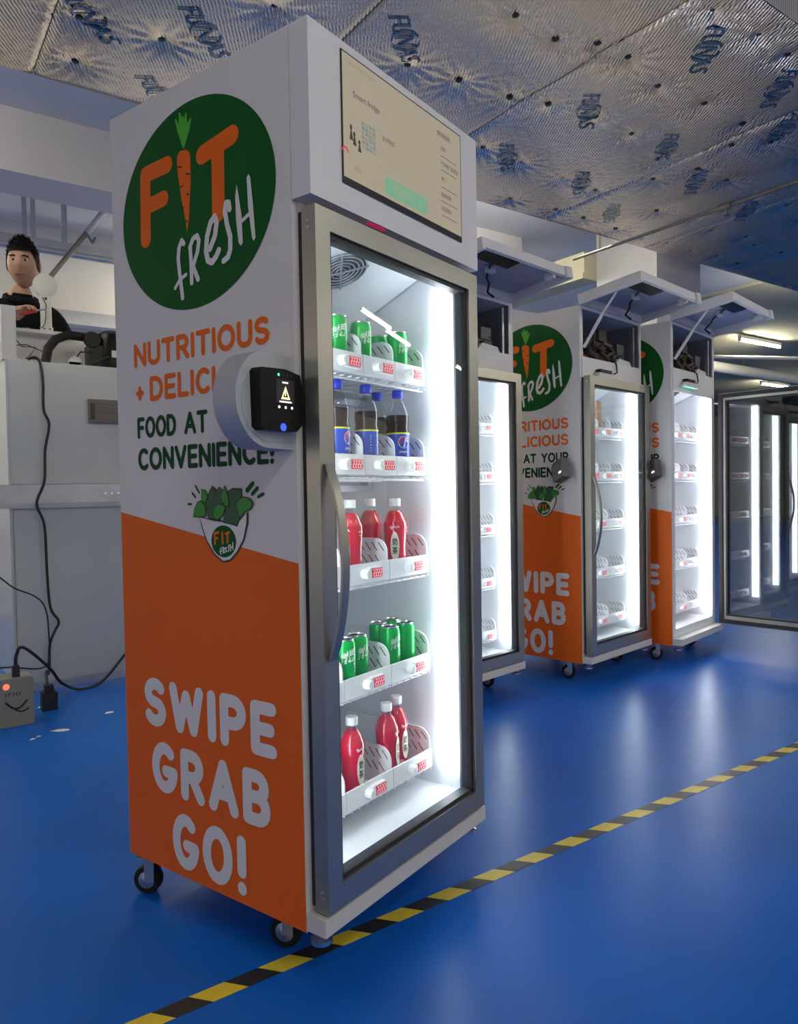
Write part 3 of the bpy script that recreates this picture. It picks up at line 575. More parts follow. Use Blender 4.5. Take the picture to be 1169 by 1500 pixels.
        cpart('ctrlb', 'control_box', lambda: MB().box((.44, .10, 1.736), (.56, .22, 1.80)).box((.46, .09, 1.80), (.54, .2, 1.86)), MT['dreader'], t)
        cpart('cond', 'condenser', lambda: MB().box((.26, .12, 1.74), (.38, .16, 1.90)).box((.28, .10, 1.86), (.36, .12, 1.92)), MT['ventd'], t)
        cpart('wtray', 'drip_tray', lambda: MB().prism([(.40, 1.737), (.58, 1.737), (.56, 1.765), (.44, 1.772)], lambda q: (q[0], .065, q[1]), lambda q: (q[0], .09, q[1])), MT['cabw'], t)
        cam_ = cpart('sens', 'camera_module', lambda: MB().box((.12, .012, 1.632), (.32, .05, 1.644)).box((.14, .018, 1.644), (.28, .046, 1.66)), MT['cabw'], t)
        cpart('sens2', 'camera_board', lambda: MB().box((.15, .016, 1.660), (.27, .044, 1.678)), MT['comp'], t)
        cpart('sens3', 'status_light', lambda: MB().box((.16, .02, 1.6305), (.26, .04, 1.632)), MT['lgreen'], t)
        fl = empty('header_flap', (0, DH, ZT)); fl.parent = t; fl.rotation_euler = (rad(-98), 0, 0)
        # flap in its own frame, hanging closed: y from -DH (outer face) to 0, z from 0 down to -.354
        H = ZT-ZH
        cpart('flapo', 'flap_shell', lambda: MB().box((0, -DH, -H), (W, -DH+.012, 0)).box((0, -DH+.012, -H), (.018, 0, 0)).box((W-.018, -DH+.012, -H), (W, 0, 0)).box((.018, -DH+.012, -.018), (W-.018, 0, 0)).box((.018, -DH+.012, -H), (W-.018, -.010, -H+.02)), MT['white'], fl)
        cpart('flapi', 'flap_lining', lambda: MB().box((.03, -DH+.012, -H+.03), (W-.03, -DH+.016, -.03)), MT['purple'], fl)
        cpart('flapd', 'screen_driver', lambda: MB().box((.05, -DH+.016, -H+.03), (.30, -.012, -H+.10)), MT['comp'], fl)
        cpart('flapc', 'cable', lambda: MB().tube([(.20, -.03, -H+.10), (.24, -.02, -H+.16), (.30, -.015, -H+.22), (.36, -.012, -.10), (.42, .0, -.04), (.44, .03, -.06)], .006, 6), MT['cable'], fl, True)
        cpart('flapk', 'cable_clip', lambda: MB().box((.23, -.036, -H+.15), (.28, -.01, -H+.175)), MT['cabw'], fl)
        cpart('flapl', 'latch_bracket', lambda: MB().box((W-.12, -.03, -H+.022), (W-.10, .004, -H+.07)), MT['cabw'], fl)
        cpart('flapt', 'corner_tab', lambda: MB().box((W-.05, -DH, -H-.012), (W-.0, -.0, -H)), MT['cabw'], fl)
        if kind != 'near':
            st = cpart('strut', 'gas_strut', lambda: MB().tube([(.022, .04, 1.78), (.022, -.07, 1.935)], .009, 8).tube([(.022, -.07, 1.935), (.022, -.17, 2.055)], .006, 8), MT['white'], t, True)
        cpart('wallcab', 'door_sensor_cable', lambda: MB().tube([(.30, .02, 1.665), (.36, .035, 1.68), (.37, .045, 1.73), (.34, .07, 1.76)], .004, 6), MT['cable'], t, True)
    return t
main = fridge('tall fridge in front with beige screen, stocked with cans and bottles', M_POS, M_YAW, 'closed'); door(main)
f3p = c2w((.9976, 3.8224, 0)); y3 = BAZ-rad(45.32)
f4p = c2w((1.6284, 4.2281, 0)); y4 = BAZ-rad(43.14)
y2 = y3; f2p = Vector((2.702, 2.716, 0))-Vector((math.cos(y2), math.sin(y2), 0))*WID
fr2 = fridge('fridge with raised flap half hidden behind the front fridge', f2p, y2, 'near'); door(fr2)
fr3 = fridge('middle fridge of the row, flap raised and glass door shut', f3p, y3, 'flap'); door(fr3)
fr4 = fridge('rightmost fridge with raised flap and its glass door swung open', f4p, y4, 'flap'); d4 = door(fr4, rad(86))
box('sample_card', (.335, .15, 1.3375), (.385, .156, 1.535), MT['card'], None)
sc_ = bpy.data.objects['sample_card']; sc_.parent = None
tag(sc_, 'brown card standing on the top shelf of the middle fridge', 'card')
sc_.matrix_world = Matrix.Translation(f3p) @ Matrix.Rotation(y3, 4, 'Z')
# ---- payment terminal of the near fridge
def reader_main():
    h = empty('payment_terminal'); h.parent = main
    pts = [(0, 1.322), (-.05, 1.327)]+[(-.068+.088*math.cos(rad(a)), 1.230+.098*math.sin(rad(a))) for a in range(90, 271, 10)]+[(-.05, 1.132), (0, 1.130)]
    MB().prism(pts, lambda q: (q[0], .062, q[1]), lambda q: (q[0], .128, q[1])).obj('housing', MT['housing'], h, True)
    MB().prism([(-.072+.070*math.cos(2*PI*k/32), 1.222+.076*math.sin(2*PI*k/32)) for k in range(32)], lambda q: (min(q[0], -.004), .0605, q[1]), lambda q: (min(q[0], -.004), .063, q[1])).obj('terminal_recess', MT['housing'], h)
    tm = MB().prism([(-.128, 1.172), (-.118, 1.166), (-.030, 1.166), (-.014, 1.180), (-.012, 1.250), (-.018, 1.282), (-.06, 1.290), (-.124, 1.287), (-.130, 1.28)], lambda q: (q[0]+.014, .036, q[1]), lambda q: (q[0]+.010, .0605, q[1])).obj('card_reader', MT['reader'], h)
    def b(a, c, m, n, y=.0352): return box(n, (a[0]+.012, y, a[1]), (c[0]+.012, .0361, c[1]), MT[m], tm)
    b((-.085, 1.222), (-.035, 1.268), 'bezel', 'reader_screen', .0356)
    MB().add([(-.048+.013*x, .0348, 1.240+.016*y) for x, y in ((-1, -.7), (1, -.7), (0, 1.0), (-.55, -.42), (.55, -.42), (0, .5))], [(0, 1, 4, 3), (1, 2, 5, 4), (2, 0, 3, 5)]).obj('warning_triangle', MT['lyel'], tm)
    b((-.0615, 1.236), (-.0585, 1.247), 'lyel', 'warning_mark'); b((-.068, 1.261), (-.052, 1.264), 'lwhite', 'reader_text'); b((-.077, 1.2225), (-.043, 1.2255), 'lwhite', 'reader_text')
    for x in (-.078, -.060, -.042): MB().lathe([(.0028, -.0006), (.0028, 0)], 10, (x+.012, .0358, 1.213), True, 'y').obj('reader_key', MT['lwhite'], tm)
    for k, x in enumerate((-.078, -.066, -.055, -.044)): MB().lathe([(.003, -.0006), (.003, 0)], 10, (x+.012, .0358, 1.277), True, 'y').obj('status_led', MT['lgreen'] if k == 0 else MT['dgreen'], tm)
    MB().lathe([(.008, -.0012), (.008, 0)], 16, (-.056, .0358, 1.173), True, 'y').obj('tap_light', MT['lblue'], tm)
    h['label'] = 'grey rounded housing with a black card reader'
reader_main()
def reader_hang(fr, v, lab):
    h = empty('hanging_card_reader', (-.012, v, 1.13)); h.parent = fr; h.rotation_euler = (rad(-22), rad(8), rad(-25))
    MB().prism([(-.045, -.05), (.045, -.05), (.05, -.03), (.05, .04), (.035, .055), (-.05, .055)], lambda q: (-.055, q[0], q[1]), lambda q: (-.008, q[0], q[1])).obj('card_reader', MT['dreader'], h)
    box('reader_screen', (-.056, -.03, .0), (-.0545, .03, .04), MT['bezel'], h); box('reader_light', (-.0565, -.034, -.025), (-.0545, -.012, -.015), MT['lwhite'], h)
    MB().tube([(-.02, .01, .055), (-.015, .02, .09), (.0, .005, .10), (-.012, -.02, .055)], .002, 5).obj('strap', MT['cable'], h)
    h['label'] = lab
for fr_ in (fr3, fr4): reader_hang(fr_, .135, 'dark card reader hanging on the side panel')

# ---- shelf trays
def tray_parts(w):
    L = .30
    def front(): return MB().prism([(0, 0), (w-.003, 0), (w-.003, .05), (0, .05)], lambda q: (q[0], 0, q[1]), lambda q: (q[0], .006, q[1]))
    prof = [(.004, 0), (.004, .065)]+[(.042-.038*math.cos(rad(a)), .070+.037*math.sin(rad(a))) for a in range(0, 91, 15)]+[(L, .107), (L, 0)]
    def div(): return MB().prism(prof, lambda q: (w-.007, q[0], q[1]), lambda q: (w-.003, q[0], q[1]))
    def slots():
        mb = MB()
        for row, zz in enumerate((.040, .074)):
            for k in range(4 if row else 3):
                y = .012+k*.022+(0 if row else .012)
                for uu in ((w-.0074, w-.0070), (w-.0030, w-.0026)):
                    mb.prism([(y, zz), (y+.004, zz), (y+.022, zz+.022), (y+.018, zz+.022)], lambda q: (uu[0], q[0], q[1]), lambda q: (uu[1], q[0], q[1]))
        return mb
    def floor_(): 
        mb = MB()
        for k in range(4): mb.box((.006+(w-.022)*k/3.4, .006, 0), (.006+(w-.022)*k/3.4+(w-.022)/4.2, L, .004))
        return mb
    c = w*.60
    def clip(): return MB().lathe([(.0, -.020), (.010, -.019), (.0125, -.014), (.0125, 0)], 16, (c-.034, 0, .024), False, 'y').box((c-.034, -.012, .0115), (c-.022, 0, .0365))
    def hold(): return MB().prism([(c-.022, .010), (c+.028, .010), (c+.032, .015), (c+.032, .034), (c+.028, .039), (c-.022, .039)], lambda q: (q[0], -.012, q[1]), lambda q: (q[0], 0, q[1]))
    def disp(): return MB().box((c-.016, -.0135, .013), (c+.026, -.012, .036))
    def digs():
        mb = MB()
        for k in range(4):
            x = c-.012+k*.0095
            for (a, b, e, f) in ((0, 0, .006, .0018), (0, .008, .006, .0098), (0, .0165, .006, .0183), (0, 0, .0017, .009), (.0043, .008, .006, .018)): mb.box((x+a, -.0143, .0155+b), (x+e, -.0135, .0155+f))
        return mb
    return [('front_panel', front, 'tray'), ('divider', div, 'tray'), ('slots', slots, 'slot'), ('tray_floor', floor_, 'tray'), ('clip', clip, 'tag'), ('tag_holder', hold, 'tag'), ('display', disp, 'digit'), ('digits', digs, 'digit2')]
ROW = ['top', 'second', 'third', 'fourth', 'bottom']
POSN = {4: ['leftmost', 'second from left', 'third from left', 'rightmost'], 3: ['left', 'middle', 'right']}
def trays(fr, pos, yaw, where, only=None):
    for r in range(5):
        L = LANES[r]; n = len(L)-1
        for k in range(n):
            if only and k < n-only: continue
            w = L[k+1]-L[k]; key = 'tr%.3f' % w
            base = Matrix.Translation(pos) @ Matrix.Rotation(yaw, 4, 'Z') @ Matrix.Translation((L[k], .13, SHELF_Z[r]))
            e = empty('shelf_tray'); e.matrix_world = base
            tag(e, 'white price-tagged tray, %s on the %s shelf of %s' % (POSN[n][k], ROW[r], where), 'tray', 'price-tagged shelf trays')
            for nm, b, m in tray_parts(w): cpart(key+nm, nm, b, MT[m], e, nm in ('clip',))
trays(main, M_POS, M_YAW, 'the front fridge'); trays(fr3, f3p, y3, 'the middle fridge'); trays(fr4, f4p, y4, 'the open fridge'); trays(fr2, f2p, y2, 'the half hidden fridge', 1)

# ---- drinks in the near fridge
def wrap(mb, vs, fs, r, a0, z0):
    mb.add([(r*math.cos(a0+x/r), r*math.sin(a0+x/r), z0+y) for x, y in vs], fs); return mb
def wrap_text(s, w, h, r, a0, z0, shear=0.0, slope=0.0, bold=.02):
    vs, fs = text_mesh(s, 1.0, bold, shear)
    xs = [v[0] for v in vs]; ys = [v[1] for v in vs]
    return wrap(MB(), [(((v[0]-min(xs))/(max(xs)-min(xs))-.5)*w, (v[1]-min(ys))/(max(ys)-min(ys))*h+slope*(v[0]-min(xs))/(max(xs)-min(xs))) for v in vs], fs, r, a0, z0)
def wrap_poly(pts, r, a0, z0, n=1):
    return wrap(MB(), pts, [tuple(range(len(pts)))], r, a0, z0)
def local(u, v, z): return Matrix.Translation(M_POS) @ Matrix.Rotation(M_YAW, 4, 'Z') @ Matrix.Translation((u, v, z))
A_F = -PI/2                                                  # label turned to the front
def can(u, v, row, face, label):
    t = tag(empty('drink_can'), label, 'can', 'green drink cans'); t.matrix_world = local(u, v, SHELF_Z[row]+.0045) @ Matrix.Rotation(face, 4, 'Z')
    R, H = .0275, .138
    cpart('canb', 'can_body', lambda: MB().lathe([(.021, 0), (.0235, .003), (R, .010), (R, H-.014), (.0245, H-.004)], 28), MT['can'], t, True)
    cpart('canl', 'lid', lambda: MB().lathe([(.0245, H-.004), (.0252, H-.001), (.0245, H), (.0225, H), (.0215, H-.004), (.002, H-.004)], 28).tube([(0, -.012, H-.003), (.004, -.006, H-.002), (0, 0, H-.002), (-.004, -.006, H-.002), (0, -.012, H-.003)], .0012, 5), MT['lid'], t, True)
    def mark():
        mb = wrap_text('雪碧', .040, .032, R+.0004, A_F, .076, .25, .010, .012)
        for k in range(3): wrap(mb, [(-.020+k*.004, -.004-k*.0085+.0), (.020, .006-k*.0085), (.020, .011-k*.0085), (-.018+k*.004, .001-k*.0085)], [(0, 1, 2, 3)], R+.0004, A_F, .068)
        vs, fs = text_mesh('Sprite', 1.0, .02, .2); xs = [q[0] for q in vs]; ys = [q[1] for q in vs]
        return mb
    cpart('canm', 'can_print', mark, MT['pwhite'], t)
can(.272, .172, 0, -.55, 'green soda can at the far left of the top shelf'); can(.368, .172, 0, -.25, 'second green soda can from left on the top shelf'); can(.525, .170, 0, -.1, 'green soda can front right on the top shelf'); can(.528, .236, 0, 1.2, 'shaded green soda can behind the right one on the top shelf')
can(.272, .166, 3, -.5, 'green soda can nearest the door edge on the fourth shelf'); can(.335, .176, 3, -.1, 'green soda can in the middle tray of the fourth shelf'); can(.285, .24, 3, .4, 'green soda can behind others in the middle tray, fourth shelf')
can(.470, .172, 3, -.15, 'bright green soda can left in the right tray of the fourth shelf'); can(.540, .172, 3, 2.4, 'soda can turned to its dull printed back on the fourth shelf'); can(.498, .232, 3, .3, 'soda can behind left in the right tray, fourth shelf'); can(.566, .234, 3, 1.5, 'soda can behind right in the right tray, fourth shelf')
def cola(u, v, face, label):
    t = tag(empty('cola_bottle'), label, 'bottle', 'cola bottles'); t.matrix_world = local(u, v, SHELF_Z[1]+.0045) @ Matrix.Rotation(face, 4, 'Z')
    R = .031
    cpart('colb', 'bottle_body', lambda: MB().lathe([(.018, 0), (.027, .004), (.0305, .015), (.0285, .035), (R, .05), (R, .115), (.0285, .125), (.0305, .145), (.0300, .160)], 28), MT['cola'], t, True)
    cpart('coln', 'bottle_neck', lambda: MB().lathe([(.0300, .1602), (.027, .178), (.019, .195), (.0125, .207), (.0125, .213)], 28, cap=False), MT['clear'], t, True)
    cpart('colc', 'cap', lambda: MB().lathe([(.0145, .209), (.0150, .211), (.0150, .227), (.0138, .230)], 24), MT['capb'], t, True)
    lb = cpart('coll', 'label_band', lambda: MB().lathe([(R+.0006, .048), (R+.0006, .112)], 32, cap=False), MT['pblue'], t, True)
    cpart('coly', 'lime_stripe', lambda: MB().lathe([(R+.0009, .108), (R+.0009, .1125)], 32, cap=False), MT['lime'], lb, True)
    r = R+.0011
    def circ(rr, f=lambda a: True): return [(rr*math.cos(a), rr*math.sin(a)) for a in [2*PI*k/28 for k in range(28)] if f(a)]
    cpart('colw', 'logo_white', lambda: wrap_poly(circ(.0165), r, A_F, .086), MT['pwhite'], lb)
    cpart('colr', 'logo_red', lambda: wrap_poly([(.0150*math.cos(a), .0150*math.sin(a)) for a in [rad(25+k*10) for k in range(19)]]+[(-.006, -.001), (.002, .003), (.009, .0045)], r+.0003, A_F, .086), MT['red'], lb)
    cpart('colbl', 'logo_blue', lambda: wrap_poly([(.0150*math.cos(a), .0150*math.sin(a)) for a in [rad(215+k*10) for k in range(16)]]+[(.006, -.001), (-.002, -.006)], r+.0003, A_F, .086), MT['pblue'], lb)
    cpart('colt', 'brand_lettering', lambda: wrap_text('pepsi', .026, .009, r+.0003, A_F, .055), MT['pwhite'], lb)
    def back():
        mb = MB()
        for k in range(6): wrap(mb, [(-.016, -.002), (.016-.004*(k % 3), -.002), (.016-.004*(k % 3), .001), (-.016, .001)], [(0, 1, 2, 3)], r+.0003, A_F+2.1, .058+k*.0075)
        return mb
    cpart('colbk', 'back_print', back, MT['leaf3'] if False else MT['pwhite'], lb)
cola(.272, .175, .2, 'cola bottle partly hidden at the left end of the second shelf'); cola(.388, .175, -2.2, 'cola bottle showing its printed back label on the second shelf'); cola(.530, .248, .0, 'cola bottle standing behind the others on the second shelf'); cola(.530, .176, -.45, 'cola bottle with round logo facing out, right on second shelf')
def juice(u, v, row, face, label):
    t = tag(empty('juice_bottle'), label, 'bottle', 'red drink bottles'); t.matrix_world = local(u, v, SHELF_Z[row]+.0045) @ Matrix.Rotation(face, 4, 'Z')
    R = .0325
    def body():
        mb = MB(); prof = [(.024, 0), (.031, .004), (.0315, .018), (.0295, .045), (.0290, .075), (R, .125), (.0320, .138), (.0215, .165), (.0150, .172)]
        n = 24; vs = []; fs = []
        for (r, h) in prof:
            for k in range(n):
                a = 2*PI*k/n; q = r*(1-.045*abs(math.sin(2*a))); vs.append((q*math.cos(a), q*math.sin(a), h))
        for i in range(len(prof)-1):
            for k in range(n): fs.append((i*n+k, i*n+(k+1) % n, (i+1)*n+(k+1) % n, (i+1)*n+k))
        fs += [tuple(range(n-1, -1, -1)), tuple(range((len(prof)-1)*n, len(prof)*n))]
        return mb.add(vs, fs)
    cpart('jub', 'bottle_body', body, MT['juice'], t, True)
    cpart('jun', 'bottle_neck', lambda: MB().lathe([(.0150, .172), (.0125, .178), (.0125, .186)], 24, cap=False), MT['clear'], t, True)
    cpart('juc', 'cap', lambda: MB().lathe([(.0150, .184), (.0155, .186), (.0155, .203), (.0145, .205)], 24), MT['tag'], t, True)
    r = R+.0006
    lb = cpart('jul', 'label', lambda: wrap_poly([(.0125*math.sin(rad(a))*1.0, .040*math.cos(rad(a))) for a in range(0, 360, 15)], r, A_F, .075), MT['cream'], t)
    def chars():
        mb = wrap_text('奶', .015, .020, r+.0004, A_F, .078); m2 = wrap_text('茶', .015, .020, r+.0004, A_F, .054); return mb.add(m2.v, m2.f)
    cpart('juch', 'label_lettering', chars, MT['stext'], lb)
    def brand():
        mb = MB(); pts = [(-.014, .004), (-.010, .008), (-.006, .003), (-.011, .001), (-.003, .004), (.002, .008), (.004, .002), (.009, .008), (.013, .004)]
        for a, b in zip(pts[:-1], pts[1:]): wrap(mb, [(a[0], a[1]-.0018), (b[0], b[1]-.0018), (b[0], b[1]+.0018), (a[0], a[1]+.0018)], [(0, 1, 2, 3)], r+.0004, A_F, .122)
        return mb
    cpart('jubr', 'brand_script', brand, MT['pwhite'], t)
    cpart('jus', 'round_seal', lambda: wrap_poly([(.008*math.cos(2*PI*k/16)-.004, .008*math.sin(2*PI*k/16)) for k in range(16)], r+.0002, A_F-.35, .028), MT['cream'], t)
    cpart('jug', 'gold_print', lambda: wrap(wrap(MB(), [(-.009, 0), (.009, 0), (.009, .004), (-.009, .004)], [(0, 1, 2, 3)], r, A_F+1.4, .122), [(-.006, -.009), (.006, -.009), (.006, -.005), (-.006, -.005)], [(0, 1, 2, 3)], r, A_F+1.4, .122), MT['gold'], t)
juice(.318, .178, 2, -1.3, 'red drink bottle left on the third shelf with glossy highlight'); juice(.508, .262, 2, 2.3, 'red drink bottle standing further back on the third shelf'); juice(.515, .180, 2, -1.0, 'red drink bottle right on the third shelf with gold print')
juice(.312, .180, 4, -.15, 'red drink bottle in the middle tray of the bottom shelf, label facing out'); juice(.270, .25, 4, .6, 'red drink bottle behind the door edge on the bottom shelf'); juice(.456, .178, 4, .25, 'red drink bottle left in the right tray of the bottom shelf'); juice(.526, .196, 4, -.1, 'red drink bottle right in the right tray of the bottom shelf')

# ================================================================== LEFT: unfinished cabinet, man and clutter
CX0, CX1, CY0, CY1, CZ = .55, 1.24, 4.35, 4.95, 1.775
cb = tag(empty('unfinished_cabinet', (CX0, CY0, 0)), 'pale grey-green unfinished fridge cabinet with compressor exposed on top', 'cabinet')
def cbx(n, a, b, m): return MB().box((a[0]-CX0, a[1]-CY0, a[2]), (b[0]-CX0, b[1]-CY0, b[2])).obj(n, MT[m], cb)
cbx('cabinet_body', (CX0, CY0+.01, .04), (CX1, CY1, CZ), 'cab'); cbx('upper_panel', (CX0+.012, CY0, 1.115), (CX1, CY0+.01, CZ-.004), 'cab'); cbx('lower_panel', (CX0+.02, CY0+.004, .05), (CX1, CY0+.01, .985), 'cab'); cbx('panel_edge', (CX0, CY0-.002, .04), (CX0+.011, CY0+.01, CZ), 'cab')
cbx('skirting', (CX0, CY0+.0, .0), (CX1, CY0+.03, .04), 'steel')
cbx('rear_compartment_wall', (CX0+.05, CY1-.02, CZ), (CX1, CY1, 2.025), 'cabw'); cbx('wall_lip', (CX0+.05, CY1-.12, 2.025), (CX1-.24, CY1+.0, 2.045), 'cabw'); cbx('corner_post', (CX0-.01, CY0+.01, CZ), (CX0+.06, CY0+.07, 2.06), 'cabw')
cbx('channel_rail', (.40, CY0-.022, 1.012), (CX1+.1, CY0, 1.112), 'steel'); cbx('channel_lip', (.40, CY0-.022, .985), (CX1+.1, CY0-.002, 1.012), 'beam')
for k in range(4): MB().lathe([(.006, 0), (.006, .003)], 10, (1.03+k*.035-CX0, -.0255, 1.06), True, 'y').obj('bolt', MT['chrome'], cb)
vb = cbx('vent_box', (.955, CY0-.03, 1.455), (1.20, CY0, 1.585), 'vent'); cbx('vent_recess', (.962, CY0-.0315, 1.47), (.985, CY0-.029, 1.56), 'ventd').parent = vb
for k in range(6): cbx('vent_slat', (.99, CY0-.033, 1.468+k*.018), (1.195, CY0-.030, 1.478+k*.018), 'vent').parent = vb
MB().lathe([(.085, 0), (.105, .012), (.11, .05), (.108, .19), (.095, .235), (.05, .262), (.01, .268)], 28, (1.17-CX0, .30, CZ)).obj('compressor', MT['comp'], cb, True)
MB().box((1.02-CX0, .22, CZ+.02), (1.10-CX0, .34, CZ+.16)).lathe([(.045, -.02), (.05, 0), (.045, .02)], 18, (1.04-CX0, .23, CZ+.19), True, 'y').obj('compressor_terminal', MT['comp'], cb, True)
box('compressor_label', (1.14-CX0, .185, CZ+.09), (1.21-CX0, .1925, CZ+.13), MT['cabw'], cb)
MB().tube([(.79-CX0, .24, CZ), (.79-CX0, .24, CZ+.05), (.805-CX0, .25, CZ+.12), (.85-CX0, .27, CZ+.18), (.92-CX0, .28, CZ+.215), (1.03-CX0, .28, CZ+.21)], .026, 12).obj('insulated_hose', MT['rubber'], cb, True)
MB().lathe([(.012, -.006), (.032, -.006), (.032, .006), (.012, .006)], 20, (.905-CX0, .05, CZ+.02), True, 'y').box((.873-CX0, .044, CZ), (.937-CX0, .056, CZ+.02)).obj('ring_bracket', MT['cabw'], cb, True)
MB().tube([(.91-CX0, .12, CZ+.03), (.96-CX0, .16, CZ+.10), (1.03-CX0, .2, CZ+.11)], .005, 6).tube([(.98-CX0, .1, CZ+.01), (1.06-CX0, .15, CZ+.06), (1.12-CX0, .18, CZ+.09)], .006, 6).obj('compressor_lead', MT['cable'], cb, True)
ds = tag(empty('round_plate', (.845, 4.86, 2.0455)), 'white round plate on a flat post in front of the man', 'bracket')
MB().lathe([(.066, -.006), (.069, -.004), (.069, .004), (.066, .006)], 36, (0, 0, .275), True, 'y').obj('disc', MT['cabw'], ds, True); box('post', (-.031, -.005, 0), (.031, .005, .225), MT['cabw'], ds)
box('foot', (-.034, -.022, 0), (.034, .01, .022), MT['cabw'], ds)
for x in (-.015, .015): MB().lathe([(.005, -.002), (.005, 0)], 10, (x, -.022, .011), True, 'y').obj('screw', MT['ventd'], ds)
MB().lathe([(.008, -.002), (.008, 0)], 12, (.0, -.005, .195), True, 'y').obj('cable_hole', MT['cable'], ds)
MB().tube([(-.02, -.008, .20), (.0, -.012, .16), (-.004, -.014, .08), (-.01, -.014, .04), (-.03, -.03, .012), (-.038, -.05, .008)], .0025, 6).obj('lead', MT['cable'], ds, True)
lw = tag(MB().tube([(.66, 4.72, 1.95), (.70, 4.80, 1.93), (.78, 4.84, 1.94), (.74, 4.80, 1.88), (.71, 4.76, 1.855), (.80, 4.78, 1.86), (.84, 4.80, 1.90), (.72, 4.78, 1.94), (.62, 4.76, 1.92)], .003, 6).obj('loose_wire', MT['cable'], None, True), 'tangle of thin black wire inside the open cabinet top', 'wire')
# cables
cpx = [(42, 525), (52, 522), (60, 530), (63, 560), (64, 600), (72, 622), (66, 660), (65, 705), (54, 738), (65, 770), (69, 840), (74, 890), (86, 910), (80, 925), (73, 945), (72, 985)]
pts = []
for x, y in cpx:
    P = on_y(x, y, 4.322); pts.append((P.x, P.y-(.0 if y > 530 else -.03), P.z))
a = on_z(72, 1030, .03); pts += [(a.x+.01, a.y+.12, .16), (a.x, a.y+.02, .10), (a.x, a.y, .06)]
def smooth(pts, n=6):
    out = []; P = [Vector(p) for p in pts]
    for i in range(len(P)-1):
        p0, p1, p2, p3 = P[max(i-1, 0)], P[i], P[i+1], P[min(i+2, len(P)-1)]
        for k in range(n):
            t = k/n; out.append(.5*((2*p1)+(-p0+p2)*t+(2*p0-5*p1+4*p2-p3)*t*t+(-p0+3*p1-3*p2+p3)*t**3))
    return out+[P[-1]]
pc = tag(empty('extension_lead', (a.x, a.y, 0)), 'black power cord hanging down the cabinet to a plug block on the floor', 'cord')
mbp = MB().tube([p-Vector((a.x, a.y, 0)) for p in smooth(pts)], .007, 8).obj('cord', MT['cable'], pc, True)
MB().box((-.035, -.03, 0), (.035, .03, .085)).box((-.02, -.02, .085), (.02, .02, .12)).obj('socket_block', MT['cable'], pc)
U0 = on_z(0, 1068, 0)
ux0, ux1, uy0 = .33, .548, 3.73
up = tag(empty('power_supply_box', (ux0, uy0, 0)), 'beige-grey power box with a red light on the floor', 'power supply')
MB().prism([(.008, 0), (ux1-ux0-.008, 0), (ux1-ux0, .008), (ux1-ux0, .212), (ux1-ux0-.008, .22), (.008, .22), (0, .212), (0, .008)], lambda q: (q[0], 0, q[1]), lambda q: (q[0], .13, q[1])).obj('case', MT['ups'], up)
MB().lathe([(.012, -.004), (.014, 0)], 16, (.105, 0, .185), True, 'y').obj('power_light', MT['redl'], up)
MB().tube([(.10+.09*k/10, -.001, .115-.035*math.sin(PI*k/10)) for k in range(11)], .004, 5).tube([(.14+.055*k/8, -.001, .075-.01*math.sin(PI*k/8)) for k in range(9)], .003, 5).obj('swoosh_print', MT['cable'], up)
MB().box((.10, -.0008, .140), (.104, 0, .155)).box((.112, -.0008, .140), (.116, 0, .155)).box((.116, -.0008, .151), (.124, 0, .155)).box((.132, -.0008, .140), (.136, 0, .155)).box((.136, -.0008, .146), (.146, 0, .149)).box((.146, -.0008, .140), (.150, 0, .155)).box((.158, -.0008, .140), (.162, 0, .155)).obj('case_print', MT['ventd'], up)
MB().box((.135, .02, .22), (.165, .05, .27)).obj('plug', MT['cable'], up); MB().box((.06, .03, .22), (.085, .05, .235)).obj('plug', MT['cable'], up)
q0 = Vector((ux0+.15, uy0+.035, .27))
cpts = [q0, q0+Vector((.005, 0, .05)), q0+Vector((.04, .02, .075))]
for x, y, yy in ((72, 978, 4.10), (90, 1000, 4.18), (115, 1013, 4.2), (140, 1012, 4.22), (158, 990, 4.25), (182, 960, 4.28), (205, 935, 4.28)):
    P = on_y(x, y, yy); cpts.append(Vector((P.x, P.y, max(P.z, .009))))
tag(MB().tube(smooth(cpts), .0075, 8).obj('black_lead', MT['cable'], None, True), 'thick black lead looping from the power box towards the orange panel', 'cord')
q1 = Vector((ux0+.072, uy0+.04, .235)); c2 = [q1, q1+Vector((.01, .0, .03)), q1+Vector((.06, .05, .02))]
for x, y in ((68, 975), (71, 920), (65, 888), (50, 873), (22, 862), (5, 850), (-10, 838)): c2.append(on_y(x, y, 4.25))
tag(MB().tube(smooth(c2), .004, 6).obj('thin_lead', MT['cable'], None, True), 'thin black lead rising from the power box to the left edge', 'cord')
for (x, y, s, n, lab) in ((90, 1070, .036, 0, 'drop-shaped white paper scrap on the blue floor'), (160, 1044, .022, 1, 'small white scrap nearest the orange panel'), (61, 1036, .022, 1, 'white scrap beside the black plug block'), (47, 1083, .015, 2, 'tiny white scrap in front of the power box'), (56, 1079, .013, 2, 'tiny pale scrap right of its twin before the power box')):
    P = on_z(x, y, 0)
    pl = [(1.0*math.cos(rad(a)), .5*math.sin(rad(a))) for a in range(-120, 121, 20)]+[(-1.3, -.1)] if n == 0 else ([(-1, -.6), (.7, -.5), (1, .5), (-.4, .7)] if n == 1 else [(-1, -.4), (.8, -.6), (.5, .7)])
    o = MB().prism([(a*s, b*s) for a, b in pl], lambda q: (q[0], q[1], .0004), lambda q: (q[0], q[1], .0016)).obj('paper_scrap', MT['paper'], None); o.location = (P.x, P.y, 0); o.rotation_euler = (0, 0, -.5+n*.4)
    tag(o, lab, 'paper')

